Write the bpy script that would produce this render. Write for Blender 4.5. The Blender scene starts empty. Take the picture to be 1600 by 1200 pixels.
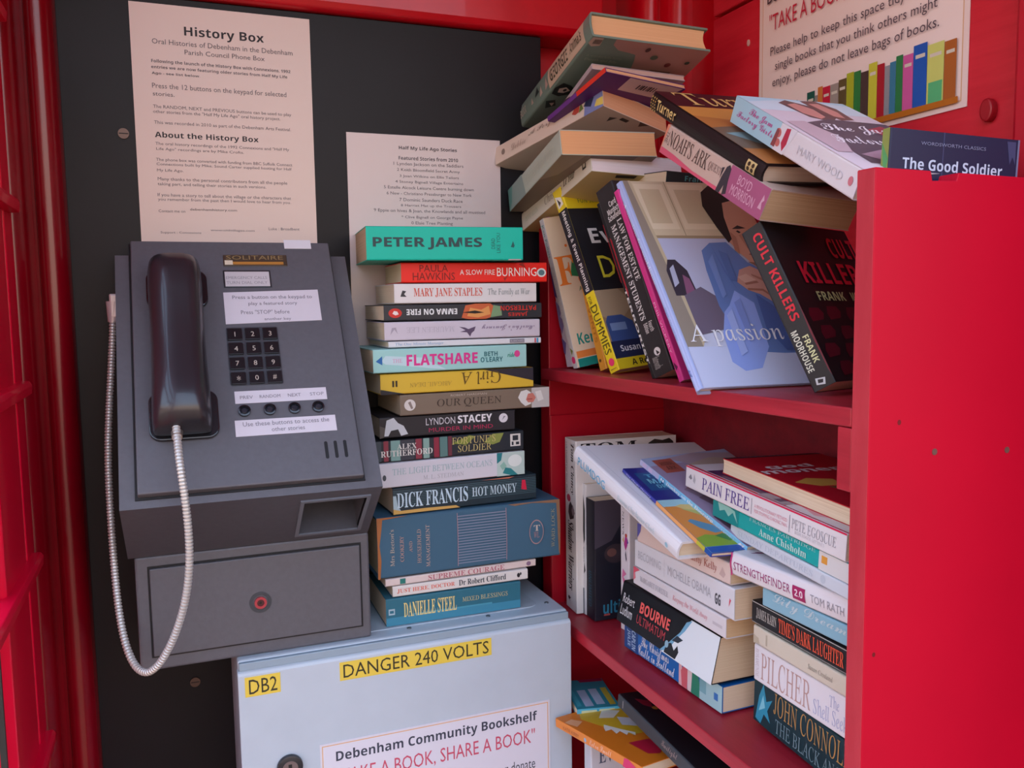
import bpy, bmesh, math, random
from mathutils import Vector, Matrix, Quaternion
random.seed(7)
SC = bpy.context.scene
COL = SC.collection
ZO = 1.86            # height of the top edge of the wall notice above the kiosk floor

# ------------------------------------------------------------------ camera, sky, exposure
cam_data = bpy.data.cameras.new('camera')
cam_data.sensor_width = 36.0
cam_data.lens = 1346.7232 / 1600 * 36
cam_data.clip_start = 0.02
cam = bpy.data.objects.new('camera', cam_data)
COL.objects.link(cam)
_yaw, _pitch, _roll = 0.373786, -0.095024, -0.015147
_f = Vector((math.sin(_yaw) * math.cos(_pitch), math.cos(_yaw) * math.cos(_pitch), math.sin(_pitch)))
_r = Vector((math.cos(_yaw), -math.sin(_yaw), 0))
_u = _r.cross(_f)
_r2 = _r * math.cos(_roll) + _u * math.sin(_roll)
_u2 = _u * math.cos(_roll) - _r * math.sin(_roll)
_m = Matrix((( _r2.x, _u2.x, -_f.x, 0.02956), (_r2.y, _u2.y, -_f.y, -1.145815), (_r2.z, _u2.z, -_f.z, ZO - 0.360105), (0, 0, 0, 1)))
cam.matrix_world = _m
SC.camera = cam

world = bpy.data.worlds.new('sky')
SC.world = world
world.use_nodes = True
_nt = world.node_tree
_bg = _nt.nodes['Background']
_tc = _nt.nodes.new('ShaderNodeTexCoord')
_sep = _nt.nodes.new('ShaderNodeSeparateXYZ')
_nt.links.new(_tc.outputs['Generated'], _sep.inputs[0])
_ramp = _nt.nodes.new('ShaderNodeValToRGB')
_mr = _nt.nodes.new('ShaderNodeMapRange')
_mr.inputs['From Min'].default_value = -1
_mr.inputs['From Max'].default_value = 1
_nt.links.new(_sep.outputs['Z'], _mr.inputs['Value'])
_nt.links.new(_mr.outputs['Result'], _ramp.inputs['Fac'])
_el = _ramp.color_ramp.elements
_el[0].position = 0.0;  _el[0].color = (0.13, 0.09, 0.07, 1)      # paving
_el[1].position = 1.0;  _el[1].color = (0.70, 0.95, 1.42, 1)      # zenith
for _p, _c in ((0.44, (0.30, 0.21, 0.16, 1)), (0.50, (1.15, 0.84, 0.64, 1)), (0.57, (1.30, 1.00, 0.80, 1)), (0.67, (0.82, 1.02, 1.36, 1))):
    _e = _el.new(_p); _e.color = _c
_nt.links.new(_ramp.outputs['Color'], _bg.inputs['Color'])
_bg.inputs['Strength'].default_value = 1.6

SC.view_settings.view_transform = 'Standard'
SC.view_settings.look = 'None'
SC.view_settings.exposure = 0.58
SC.view_settings.gamma = 1.0
SC.view_settings.use_curve_mapping = False

# ------------------------------------------------------------------ materials
def lin(c):
    if isinstance(c, str):
        c = tuple(int(c[i:i + 2], 16) / 255 for i in (0, 2, 4))
    return tuple((x / 12.92 if x <= 0.04045 else ((x + 0.055) / 1.055) ** 2.4) for x in c)

_mats = {}
def mat(col, rough=0.45, metal=0.0, noise=0.0, scale=40.0, spec=0.5, bump=0.0, coat=0.0):
    """plain procedural material; colours are given as sRGB hex"""
    key = (col, rough, metal, noise, scale, spec, bump, coat)
    if key in _mats:
        return _mats[key]
    m = bpy.data.materials.new('surface_' + str(col))
    m.use_nodes = True
    nt = m.node_tree
    b = nt.nodes['Principled BSDF']
    c = lin(col)
    b.inputs['Base Color'].default_value = (*c, 1)
    b.inputs['Roughness'].default_value = rough
    b.inputs['Metallic'].default_value = metal
    b.inputs['Specular IOR Level'].default_value = spec
    b.inputs['Coat Weight'].default_value = coat
    if noise or bump:
        tc = nt.nodes.new('ShaderNodeTexCoord')
        nz = nt.nodes.new('ShaderNodeTexNoise')
        nz.inputs['Scale'].default_value = scale
        nz.inputs['Detail'].default_value = 6
        nt.links.new(tc.outputs['Object'], nz.inputs['Vector'])
        if noise:
            rp = nt.nodes.new('ShaderNodeValToRGB')
            rp.color_ramp.elements[0].position = 0.3
            rp.color_ramp.elements[1].position = 0.7
            rp.color_ramp.elements[0].color = (*[x * (1 - noise) for x in c], 1)
            rp.color_ramp.elements[1].color = (*[min(1, x * (1 + noise)) for x in c], 1)
            nt.links.new(nz.outputs['Fac'], rp.inputs['Fac'])
            nt.links.new(rp.outputs['Color'], b.inputs['Base Color'])
        if bump:
            bp = nt.nodes.new('ShaderNodeBump')
            bp.inputs['Strength'].default_value = bump
            bp.inputs['Distance'].default_value = 0.002
            nt.links.new(nz.outputs['Fac'], bp.inputs['Height'])
            nt.links.new(bp.outputs['Normal'], b.inputs['Normal'])
    _mats[key] = m
    return m

def wood_paint(col, dark, stretch=(60, 4, 60), rough=0.4, amount=0.5, bump=0.35):
    """brushed red gloss paint over planed timber, with a few rubbed-through streaks"""
    key = ('wood', col, dark, stretch, rough, amount)
    if key in _mats:
        return _mats[key]
    m = bpy.data.materials.new('painted_timber')
    m.use_nodes = True
    nt = m.node_tree
    b = nt.nodes['Principled BSDF']
    tc = nt.nodes.new('ShaderNodeTexCoord')
    mp = nt.nodes.new('ShaderNodeMapping')
    mp.inputs['Scale'].default_value = stretch
    nz = nt.nodes.new('ShaderNodeTexNoise')
    nz.inputs['Scale'].default_value = 1.0
    nz.inputs['Detail'].default_value = 8
    nz.inputs['Roughness'].default_value = 0.65
    nt.links.new(tc.outputs['Object'], mp.inputs['Vector'])
    nt.links.new(mp.outputs['Vector'], nz.inputs['Vector'])
    rp = nt.nodes.new('ShaderNodeValToRGB')
    rp.color_ramp.elements[0].position = 0.5 - amount * 0.4
    rp.color_ramp.elements[1].position = 0.5 + amount * 0.4
    rp.color_ramp.elements[0].color = (*lin(dark), 1)
    rp.color_ramp.elements[1].color = (*lin(col), 1)
    nt.links.new(nz.outputs['Fac'], rp.inputs['Fac'])
    nt.links.new(rp.outputs['Color'], b.inputs['Base Color'])
    b.inputs['Roughness'].default_value = rough
    bp = nt.nodes.new('ShaderNodeBump')
    bp.inputs['Strength'].default_value = bump
    bp.inputs['Distance'].default_value = 0.0015
    nt.links.new(nz.outputs['Fac'], bp.inputs['Height'])
    nt.links.new(bp.outputs['Normal'], b.inputs['Normal'])
    _mats[key] = m
    return m

def page_mat(a, b):
    """edge of a block of leaves: fine lines running along the sheets (local z is the thickness)"""
    key = ('pages', a, b)
    if key in _mats:
        return _mats[key]
    m = bpy.data.materials.new('page_edges')
    m.use_nodes = True
    nt = m.node_tree
    bs = nt.nodes['Principled BSDF']
    tc = nt.nodes.new('ShaderNodeTexCoord')
    mp = nt.nodes.new('ShaderNodeMapping')
    mp.inputs['Scale'].default_value = (5, 5, 1900)
    nz = nt.nodes.new('ShaderNodeTexNoise')
    nz.inputs['Scale'].default_value = 1.0
    nz.inputs['Detail'].default_value = 3
    nt.links.new(tc.outputs['Object'], mp.inputs['Vector'])
    nt.links.new(mp.outputs['Vector'], nz.inputs['Vector'])
    rp = nt.nodes.new('ShaderNodeValToRGB')
    rp.color_ramp.elements[0].position = 0.15
    rp.color_ramp.elements[1].position = 0.6
    rp.color_ramp.elements[0].color = (*lin(b), 1)
    rp.color_ramp.elements[1].color = (*lin(a), 1)
    nt.links.new(nz.outputs['Fac'], rp.inputs['Fac'])
    nt.links.new(rp.outputs['Color'], bs.inputs['Base Color'])
    bs.inputs['Roughness'].default_value = 0.85
    bs.inputs['Specular IOR Level'].default_value = 0.15
    _mats[key] = m
    return m

# ------------------------------------------------------------------ object helpers
def link(name, me, parent=None, kind=None):
    o = bpy.data.objects.new(name, me)
    COL.objects.link(o)
    if parent is not None:
        o.parent = parent
    if kind:
        o['kind'] = kind
    return o

def tag(o, label=None, cat=None, group=None, kind=None):
    if label: o['label'] = label
    if cat: o['category'] = cat
    if group: o['group'] = group
    if kind: o['kind'] = kind
    return o

def empty(name, loc=(0, 0, 0), quat=None, parent=None):
    o = bpy.data.objects.new(name, None)
    o.empty_display_size = 0.02
    COL.objects.link(o)
    o.location = loc
    if quat:
        o.rotation_mode = 'QUATERNION'
        o.rotation_quaternion = quat
    if parent is not None:
        o.parent = parent
    return o

class MB:
    """collects faces of one mesh; materials are given per face"""
    def __init__(self):
        self.v, self.f, self.mi, self.m = [], [], [], []
    def slot(self, m):
        if m not in self.m:
            self.m.append(m)
        return self.m.index(m)
    def face(self, pts, m):
        i = len(self.v)
        self.v += [tuple(p) for p in pts]
        self.f.append(tuple(range(i, i + len(pts))))
        self.mi.append(self.slot(m))
    def grid(self, rows, m, close=False):
        """rows of equal length joined by quads"""
        i0 = len(self.v)
        n = len(rows[0])
        for r in rows:
            self.v += [tuple(p) for p in r]
        s = self.slot(m)
        for a in range(len(rows) - 1):
            for b in range(n if close else n - 1):
                c = (b + 1) % n
                self.f.append((i0 + a * n + b, i0 + a * n + c, i0 + (a + 1) * n + c, i0 + (a + 1) * n + b))
                self.mi.append(s)
    def box(self, x0, x1, y0, y1, z0, z1, m):
        P = [(x, y, z) for x in (x0, x1) for y in (y0, y1) for z in (z0, z1)]
        i = len(self.v)
        self.v += P
        s = self.slot(m)
        for q in ((0, 1, 3, 2), (4, 6, 7, 5), (0, 4, 5, 1), (2, 3, 7, 6), (0, 2, 6, 4), (1, 5, 7, 3)):
            self.f.append(tuple(i + k for k in q))
            self.mi.append(s)
    def prism(self, prof, x0, x1, m, axis='x'):
        """closed profile extruded along an axis; prof gives the two other coordinates in order"""
        def P(t, q):
            return (t, q[0], q[1]) if axis == 'x' else (q[0], t, q[1]) if axis == 'y' else (q[0], q[1], t)
        a = [P(x0, q) for q in prof]
        b = [P(x1, q) for q in prof]
        self.grid([a, b], m, close=True)
        self.face(a, m)
        self.face(b[::-1], m)
    def build(self, name, parent=None, bevel=0.0, smooth=False, kind=None, seg=2):
        me = bpy.data.meshes.new(name)
        me.from_pydata(self.v, [], self.f)
        for m in self.m:
            me.materials.append(m)
        for p, i in zip(me.polygons, self.mi):
            p.material_index = i
        bm = bmesh.new()
        bm.from_mesh(me)
        bmesh.ops.remove_doubles(bm, verts=bm.verts, dist=1e-6)
        bmesh.ops.recalc_face_normals(bm, faces=bm.faces)
        if bevel:
            es = [e for e in bm.edges if len(e.link_faces) == 2 and e.calc_face_angle(0) > 0.5]
            bmesh.ops.bevel(bm, geom=es, offset=bevel, segments=seg, profile=0.5, affect='EDGES', clamp_overlap=True)
        bm.to_mesh(me)
        bm.free()
        if smooth:
            for p in me.polygons:
                p.use_smooth = True
            try:
                me.set_sharp_from_angle(angle=math.radians(40))
            except Exception:
                pass
        return link(name, me, parent, kind)

# ------------------------------------------------------------------ lettering
_MAP = {'serifb': (0x1D400, 0x1D41A, 0x1D7CE), 'italicb': (0x1D468, 0x1D482, None), 'script': (0x1D4D0, 0x1D4EA, None),
        'italic': (0x1D434, 0x1D44E, None), 'bold': (0x1D5D4, 0x1D5EE, 0x1D7EC), 'mono': (0x1D670, 0x1D68A, 0x1D7F6)}
def _styled(s, st):
    if st not in _MAP:
        return s
    u, l, d = _MAP[st]
    out = ''
    for ch in s:
        if 'A' <= ch <= 'Z': out += chr(u + ord(ch) - 65)
        elif 'a' <= ch <= 'z': out += '\u210e' if (st == 'italic' and ch == 'h') else chr(l + ord(ch) - 97)
        elif ch.isdigit() and d: out += chr(d + ord(ch) - 48)
        else: out += ch
    return out

_tcache = {}
_FONT_CURVE = bpy.data.curves.new('letters', 'FONT')
_FONT_CURVE.resolution_u = 2
_FONT_OBJECT = bpy.data.objects.new('letters', _FONT_CURVE)
def glyphs(s, style):
    """flat triangulated outline of a string, normalised to the unit box"""
    key = (s, style)
    if key in _tcache:
        return _tcache[key]
    cu = _FONT_CURVE
    cu.shear, cu.offset = 0.0, 0.0
    if style == 'serif':
        cu.body = _styled(s, 'italic'); cu.shear = -0.22
    elif style == 'heavy':
        cu.body = _styled(s, 'bold'); cu.offset = 0.012
    else:
        cu.body = _styled(s, style)
    me = _FONT_OBJECT.to_mesh()
    vs = [(v.co.x, v.co.y) for v in me.vertices]
    fs = [tuple(p.vertices) for p in me.polygons]
    _FONT_OBJECT.to_mesh_clear()
    x0 = min(v[0] for v in vs); x1 = max(v[0] for v in vs)
    y0 = min(v[1] for v in vs); y1 = max(v[1] for v in vs)
    w = max(x1 - x0, 1e-6); h = max(y1 - y0, 1e-6)
    vs = [((x - x0) / w, (y - y0) / h) for x, y in vs]
    _tcache[key] = (vs, fs, w / h)
    return _tcache[key]

def letter_mesh(items, P, lift):
    """items: (text, style, u0, v0, u1, v1, colour, rot); P(u, v, h) maps surface coordinates to local space"""
    mb = MB()
    for text, style, u0, v0, u1, v1, colr, rot in items:
        vs, fs, _ = glyphs(text, style)
        m = mat(colr, 0.5, spec=0.3)
        i0 = len(mb.v)
        s = mb.slot(m)
        for a, b in vs:
            if rot == 180: a, b = 1 - a, 1 - b
            elif rot == 90: a, b = 1 - b, a        # reads upward
            elif rot == 270: a, b = b, 1 - a       # reads downward
            mb.v.append(tuple(P(u0 + (u1 - u0) * a, v0 + (v1 - v0) * b, lift)))
        for f in fs:
            mb.f.append(tuple(i0 + k for k in f))
            mb.mi.append(s)
    return mb

def ring_pts(cu, cv, ru, rv, n=24):
    return [(cu + ru * math.cos(2 * math.pi * k / n), cv + rv * math.sin(2 * math.pi * k / n)) for k in range(n)]

def slab(poly, lo, hi):
    for lim, sg in ((lo, 1), (hi, -1)):
        out = []
        for i, p in enumerate(poly):
            q = poly[i - 1]
            a, b = sg * (q[1] - lim), sg * (p[1] - lim)
            if (a >= 0) != (b >= 0):
                t_ = a / (a - b)
                out.append((q[0] + (p[0] - q[0]) * t_, q[1] + (p[1] - q[1]) * t_))
            if b >= 0:
                out.append(p)
        poly = out
        if not poly:
            break
    return poly

def print_surface(root, name, P, art, lift0=0.00012, refine=0):
    """printed shapes and lettering on one face of a thing.
    ('r',u0,v0,u1,v1,col) ('p',pts,col) ('o',cu,cv,ru,rv,col) ('t',text,style,u0,v0,u1,v1,col[,rot[,part]])"""
    mb = MB(); n = 0
    texts = {}
    for it in art:
        k = it[0]
        if k == 't':
            rot = it[8] if len(it) > 8 else 0
            part = it[9] if len(it) > 9 else 'lettering'
            texts.setdefault(part, []).append((*it[1:8], rot))
            continue
        n += 1
        h = lift0 + 0.00006 * n
        if k == 'r':
            _, u0, v0, u1, v1, colr = it
            pts = [(u0, v0), (u1, v0), (u1, v1), (u0, v1)]
        elif k == 'p':
            pts, colr = it[1], it[2]
        else:
            _, cu, cv, ru, rv, colr = it
            pts = ring_pts(cu, cv, ru, rv)
        pm = mat(colr, 0.45, spec=0.3)
        if refine:
            for k2 in range(refine):
                sl = slab(list(pts), k2 / refine, (k2 + 1) / refine)
                if len(sl) > 2:
                    mb.face([P(u, v, h) for u, v in sl], pm)
        else:
            mb.face([P(u, v, h) for u, v in pts], pm)
    if n:
        mb.build(name, root)
    h = lift0 + 0.00006 * (n + 2)
    for part, items in texts.items():
        letter_mesh(items, P, h).build(part, root)

# ------------------------------------------------------------------ the kiosk
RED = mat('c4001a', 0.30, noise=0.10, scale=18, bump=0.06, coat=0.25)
RED_SHADED = mat('7e0014', 0.26, noise=0.10, scale=18, bump=0.06, coat=0.3)  # darker copy of the kiosk red: shade on the left post put into its colour
RED_FLAT = mat('b00020', 0.42, noise=0.06, scale=9, bump=0.05, coat=0.05)
RED_OLD = wood_paint('da2c3c', 'bc0c24', (55, 5, 55), 0.45, 0.7)
BLACK_BOARD = mat('15151a', 0.40, noise=0.2, scale=7, bump=0.04, spec=0.22)
FLOOR = mat('4a4642', 0.8, noise=0.25, scale=30, bump=0.3)
GLASS = bpy.data.materials.new('window_glass')
GLASS.use_nodes = True
_b = GLASS.node_tree.nodes['Principled BSDF']
_b.inputs['Base Color'].default_value = (1, 1, 1, 1)
_b.inputs['Roughness'].default_value = 0.02
_b.inputs['Transmission Weight'].default_value = 1.0
_b.inputs['IOR'].default_value = 1.02

XL, XR, YB, YF, ZC = -0.150, 0.745, 0.048, -0.86, 2.34

m = MB(); m.box(XL - .1, XR + .1, YF - .3, YB + .06, -0.06, 0.0, FLOOR); m.build('floor', kind='structure')
m = MB(); m.box(XL - .06, XR + .06, YF - .04, YB + .06, ZC, ZC + .06, RED_FLAT); m.build('ceiling', kind='structure')
m = MB(); m.box(XL - .06, XR + .06, YB, YB + .05, 0, ZC, RED); m.build('wall_back', kind='structure')
m = MB(); m.box(XR, XR + .05, YF, YB, 0, ZC, RED); m.build('wall_right', kind='structure')
# black board screwed to the back wall, and the red rail above it
m = MB(); m.box(-0.0785, 0.530, 0.0, 0.014, 0.12, ZO + 0.0086, BLACK_BOARD)
board = m.build('trim_1', bevel=0.001, kind='structure')
for sx, sz in ((-0.0132, -0.1538), (0.0348, -0.8405)):
    mb = MB()
    mb.prism(ring_pts(sx, ZO + sz, 0.0062, 0.0062, 20), -0.0022, 0.0, mat('5a4a44', 0.35, metal=0.7), 'y')
    mb.box(sx - .0050, sx + .0050, -0.0025, -0.0021, ZO + sz - .0006, ZO + sz + .0006, mat('1c1818', 0.6))
    mb.build('screw', board)
m = MB()
m.prism([(-0.012, ZO + .0125), (-0.016, ZO + .020), (-0.016, ZO + .30), (0.048, ZO + .30), (0.048, ZO + .0092), (-0.006, ZO + .0092)], -0.125, 0.62, RED, 'x')
m.build('trim_2', bevel=0.002, kind='structure')
# rounded corner posts
def post(name, flip):
    prof = [(-0.0785, 0.014), (-0.0775, -0.004), (-0.0800, -0.020), (-0.0860, -0.0305), (-0.0930, -0.0350), (-0.1000, -0.0345), (-0.1060, -0.0300),
            (-0.1085, -0.0240), (-0.1120, -0.0225), (-0.1150, -0.0260), (-0.1165, -0.0340), (-0.1200, -0.0440), (-0.1260, -0.0500), (-0.1300, -0.0520), (-0.150, -0.0520), (-0.150, 0.048), (-0.0785, 0.048)]
    if flip:
        prof = [(0.597 - x - 0.0, y) for x, y in prof]
    mb = MB(); mb.prism(prof, 0, ZC, RED if flip else RED_SHADED, 'z')
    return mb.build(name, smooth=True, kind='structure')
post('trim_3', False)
post('trim_4', True)
# plywood lining board on the right, carrying the poster
m = MB(); m.box(0.7262, 0.745, -0.5925, -0.1306, 0.30, ZO + .012, RED_OLD)
m.box(0.7262, 0.745, -0.5925, -0.1306, ZO + .0165, ZC - .02, RED_OLD)
lining = m.build('trim_5', bevel=0.002, kind='structure')
mb = MB(); mb.prism(ring_pts(-0.5640, ZO - .1950, 0.0070, 0.0105, 18), 0.718, 0.7262, mat('9c0c1c', 0.4), 'x'); mb.build('fixing_plug', lining, bevel=0.002)
mb = MB(); mb.prism(ring_pts(-0.2090, ZO - .0385, 0.0026, 0.0042, 14), 0.7245, 0.7262, mat('c9a79c', 0.5), 'x'); mb.build('screw_cap', lining, bevel=0.0005)
m = MB(); m.box(0.700, 0.745, YF, -0.605, 0, ZC, RED_FLAT); m.build('trim_6', bevel=0.004, kind='structure')

# left side: cast frame, glazing bars and panes
RED_LIT = mat('e20034', 0.33, noise=0.05, scale=14, bump=0.04, coat=0.3)  # brighter copy of the kiosk red, with daylight on the frame painted in
m = MB()
m.prism([(-0.150, -0.052), (-0.1300, -0.052), (-0.1275, -0.062), (-0.1275, -0.108), (-0.1330, -0.1105), (-0.1330, -0.1150), (-0.1275, -0.1175), (-0.1275, -0.235), (-0.136, -0.244), (-0.150, -0.244)], 0, ZC, RED_LIT, 'z')
m.prism([(-0.150, YF), (-0.128, YF), (-0.128, -0.78), (-0.136, -0.77), (-0.150, -0.77)], 0, ZC, RED_LIT, 'z')
m.box(-0.150, -0.128, -0.77, -0.244, 0, 0.42, RED_LIT)
m.box(-0.150, -0.128, -0.77, -0.244, 2.12, ZC, RED_LIT)
win = m.build('window_1', bevel=0.0015, kind='structure')
GASKET = mat('2c2a28', 0.7)
for k, zz in enumerate((-1.25, -1.048, -0.846, -0.639, -0.447, -0.250, -0.052, 0.15)):
    mb = MB()
    mb.prism([(-0.1405, ZO + zz - .009), (-0.1175, ZO + zz - .006), (-0.1165, ZO + zz + .004), (-0.1190, ZO + zz + .0085), (-0.1405, ZO + zz + .0095)], -0.775, -0.075, RED_LIT, 'y')
    mb.build('glazing_bar', win, bevel=0.001)
mb = MB(); mb.box(-0.147, -0.140, -0.77, -0.244, 0.42, 2.12, GLASS); mb.build('pane', win)
mb = MB(); mb.box(-0.1405, -0.1350, -0.2485, -0.244, 0.42, 2.12, GASKET); mb.build('gasket', win)
mb = MB(); mb.box(-0.1395, -0.1280, -0.640, -0.628, 0.42, 2.12, RED_LIT); mb.build('glazing_bar', win)
# door head at the open front
m = MB(); m.box(XL, XR, YF - .02, YF + .05, 2.24, ZC, RED_FLAT); m.build('trim_7', kind='structure')

# ------------------------------------------------------------------ notices
def rect_surface(org, ux, uy, un):
    org, ux, uy, un = map(Vector, (org, ux, uy, un))
    return lambda u, v, h=0.0: org + ux * u + uy * v + un * h

def sheet(name, label, org, ux, uy, un, w, h, colr, thick=0.0006, group=None, curl=0.0):
    """a sheet of paper (laminated): u runs 0..w, v from 0 (top) downwards is negative"""
    root = empty(name, org)
    tag(root, label, 'notice', group)
    S = rect_surface((0, 0, 0), ux, uy, un)
    mb = MB()
    N = 10
    rows_f, rows_b = [], []
    for i in range(N + 1):
        v = -h * i / N
        f, b = [], []
        for j in range(N + 1):
            u = w * j / N
            lift = curl * ((i / N) ** 3) * (0.4 + 0.6 * (j / N))
            f.append(S(u, v, thick + lift)); b.append(S(u, v, lift))
        rows_f.append(f); rows_b.append(b)
    mt = mat(colr, 0.32, coat=0.25)
    mb.grid(rows_f, mt); mb.grid(rows_b, mt)
    edge = lambda R: [R[0][j] for j in range(N + 1)] + [R[i][N] for i in range(1, N + 1)] + [R[N][j] for j in range(N - 1, -1, -1)] + [R[i][0] for i in range(N - 1, 0, -1)]
    mb.grid([edge(rows_f), edge(rows_b)], mt, close=True)
    mb.build('paper', root)
    return root, (lambda u, v, hh=0.0: S(u, v, thick + hh))

INK, GREY_INK = '2c2a31', '5c5860'
# the tall notice above the telephone (all measures in metres from its top left corner)
root, P = sheet('history_notice', 'tall white printed notice on the black board directly above the telephone', (0, -0.0008, ZO), (1, 0, 0), (0, 0, 1), (0, -1, 0), 0.210, 0.297, 'd9c7bf')
def nline(text, x0, x1, y0, y1, style='plain', colr=INK, part='lettering', ox=152, oy=20, sc=0.210 / 830, slant=0.0505, lean=0.0577):
    """box in the pixels of an enlarged view of the notice"""
    u0 = (x0 - ox - lean * (y1 - oy)) * sc
    u1 = (x1 - ox - lean * (y1 - oy)) * sc
    y0, y1 = y0 + (y1 - y0) * .08, y1 - (y1 - y0) * .08
    ym0 = y0 - slant * ((x0 + x1) / 2 - ox); ym1 = y1 - slant * ((x0 + x1) / 2 - ox)
    k = 0.297 / 1180
    return ('t', text, style, u0, -(ym1 - oy) * k, u1, -(ym0 - oy) * k, colr, 0, part)
art = [
    nline('History Box', 400, 768, 128, 196, 'bold', INK, 'heading'),
    nline('Oral Histories of Debenham in the Debenham', 257, 905, 200, 229, 'plain', GREY_INK),
    nline('Parish Council Phone Box', 402, 772, 241, 268, 'plain', GREY_INK),
    nline('Following the launch of the History Box with Connexions, 1992', 255, 897, 296, 320, 'bold', GREY_INK),
    nline('entries we are now featuring older stories from Half My Life', 255, 882, 324, 346, 'bold', GREY_INK),
    nline('Ago - see list below.', 257, 472, 344, 362, 'bold', GREY_INK),
    nline('Press the 12 buttons on the keypad for selected', 260, 880, 405, 442, 'plain', GREY_INK),
    nline('stories.', 262, 358, 434, 456, 'plain', GREY_INK),
    nline('The RANDOM, NEXT and PREVIOUS buttons can be used to play', 265, 905, 508, 532, 'plain', GREY_INK),
    nline('other stories from the "Half My Life Ago" oral history project.', 265, 852, 530, 554, 'plain', GREY_INK),
    nline('This was recorded in 2010 as part of the Debenham Arts Festival.', 270, 905, 582, 606, 'plain', GREY_INK),
    nline('About the History Box', 274, 750, 628, 670, 'bold', INK, 'heading'),
    nline('The oral history recordings of the 1992 Connexions and "Half My', 276, 898, 682, 704, 'plain', GREY_INK),
    nline('Life Ago" recordings are by Mike Crofts.', 280, 680, 702, 722, 'plain', GREY_INK),
    nline('The phone box was converted with funding from BBC Suffolk Connect', 280, 915, 758, 780, 'plain', GREY_INK),
    nline('Connections built by Mike. Sound Carter supplied hosting for Half', 282, 912, 780, 800, 'plain', GREY_INK),
    nline('My Life Ago.', 284, 402, 796, 816, 'plain', GREY_INK),
    nline('Many thanks to the personal contributors from all the people', 288, 892, 848, 872, 'plain', GREY_INK),
    nline('taking part, and telling their stories in such versions.', 288, 790, 870, 892, 'plain', GREY_INK),
    nline('If you have a story to tell about the village or the characters that', 288, 912, 924, 948, 'plain', GREY_INK),
    nline('you remember from the past then I would love to hear from you.', 290, 912, 946, 968, 'plain', GREY_INK),
    nline('Contact me on', 292, 412, 990, 1006, 'plain', GREY_INK),
    nline('debenhamhistory.com', 434, 652, 990, 1008, 'plain', INK),
    nline('Support : Connexions', 302, 486, 1096, 1112, 'plain', GREY_INK),
    nline('www.oldvillages.com', 530, 738, 1094, 1110, 'plain', GREY_INK),
    nline('Luke : Broadbent', 806, 958, 1094, 1110, 'plain', GREY_INK),
]
print_surface(root, 'print', P, art)

root, P = sheet('stories_notice', 'white printed story list on the black board behind the book stack', (0.2522, -0.0008, ZO - 0.1370), (1, 0, 0), (0, 0, 1), (0, -1, 0), 0.2135, 0.297, 'd3c6c6')
def sline(text, x0, x1, y0, y1, style='plain', colr=GREY_INK, part='lettering'):
    k = 0.2135 / 952
    y0, y1 = y0 + (y1 - y0) * .12, y1 - (y1 - y0) * .12
    s = 0.05 * ((x0 + x1) / 2 - 165)
    kv = 0.1155 / 535
    return ('t', text, style, (x0 - 165) * k, -(y1 - s - 105) * kv, (x1 - 165) * k, -(y0 - s - 105) * kv, colr, 0, part)
print_surface(root, 'print', P, [
    sline('Half My Life Ago Stories', 475, 836, 190, 226, 'bold', '3c3940', 'heading'),
    sline('Featured Stories from 2010', 472, 842, 252, 282, 'bold'),
    sline('1 Lynden Jackson on the Saddlers', 440, 876, 288, 322), sline('2 Keith Bloomfield Secret Army', 460, 852, 326, 356),
    sline('3 Joan Wilkins on Ellis Tailors', 475, 845, 365, 392), sline('4 Stoney Bignell Village Entertains', 448, 872, 400, 428),
    sline('5 Estelle Alcock Leisure Centre burning down', 378, 940, 434, 466), sline('6 New - Christiano Pressburger to New York', 394, 926, 470, 502),
    sline('7 Dominic Saunders Duck Race', 470, 866, 508, 535), sline('8 Harriet Mat up the Trousers', 478, 856, 545, 571),
    sline('9 Eppie on hives & Joan, the Knowlands and all mustised', 314, 1012, 575, 608), sline('* Clive Bignell on George Payne', 480, 866, 615, 645),
    sline('0 Elsie Tree Planting', 540, 800, 650, 682)])

# the poster on the right-hand wall; u runs towards the door
PY0, PZT = -0.2318, 0.0290
root, P = sheet('bookshelf_poster', 'large white poster with a row of drawn books on the red right wall', (0.7255, PY0, ZO + PZT), (0, -1, 0), (0, 0, 1), (-1, 0, 0), 0.3065, 0.2150, 'e9d6cf')
def pt(y, z): return (PY0 - y, z - PZT)
art = [('r', 0.006, -0.209, 0.3005, -0.006, 'd8b08a'), ('r', 0.0072, -0.2078, 0.2993, -0.0072, 'ecdad3')]
bx = 0.012
cols = ['7a3f28', '5b3a6a', 'b0721e', '2b5c3a', 'a0203a', '1d4c5c', '2c6b4a', '8a8f93', '1a5548', '8f8a84', 'c77a3a', 'c21f3c', '9a8f86', '5d4f30', 'a8b02a', '2f7a3c', '4a3a36', 'c3c23c', 'a6202e', '8e8f94', '3a7a9a', '2c7a44', 'c85a9a', '1f58b0', 'c8cf70', 'a8602a']
ws = [1, 1.1, .9, 1.2, .7, 1.2, 1.0, .6, 1.3, .5, .8, 1.2, 1.3, 1.2, 1.1, 1.0, 1.1, 1.2, 1.0, .7, .8, .9, 1.3, 1.7, 2.0, 1.4]
tot = sum(ws); W_ = 0.284
tops = [.030, .042, .036, .048, .034, .046, .040, .036, .050, .044, .052, .050, .050, .052, .056, .055, .052, .058, .054, .050, .052, .056, .054, .060, .056, .054]
zb = -0.2092 + 0.0020
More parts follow.
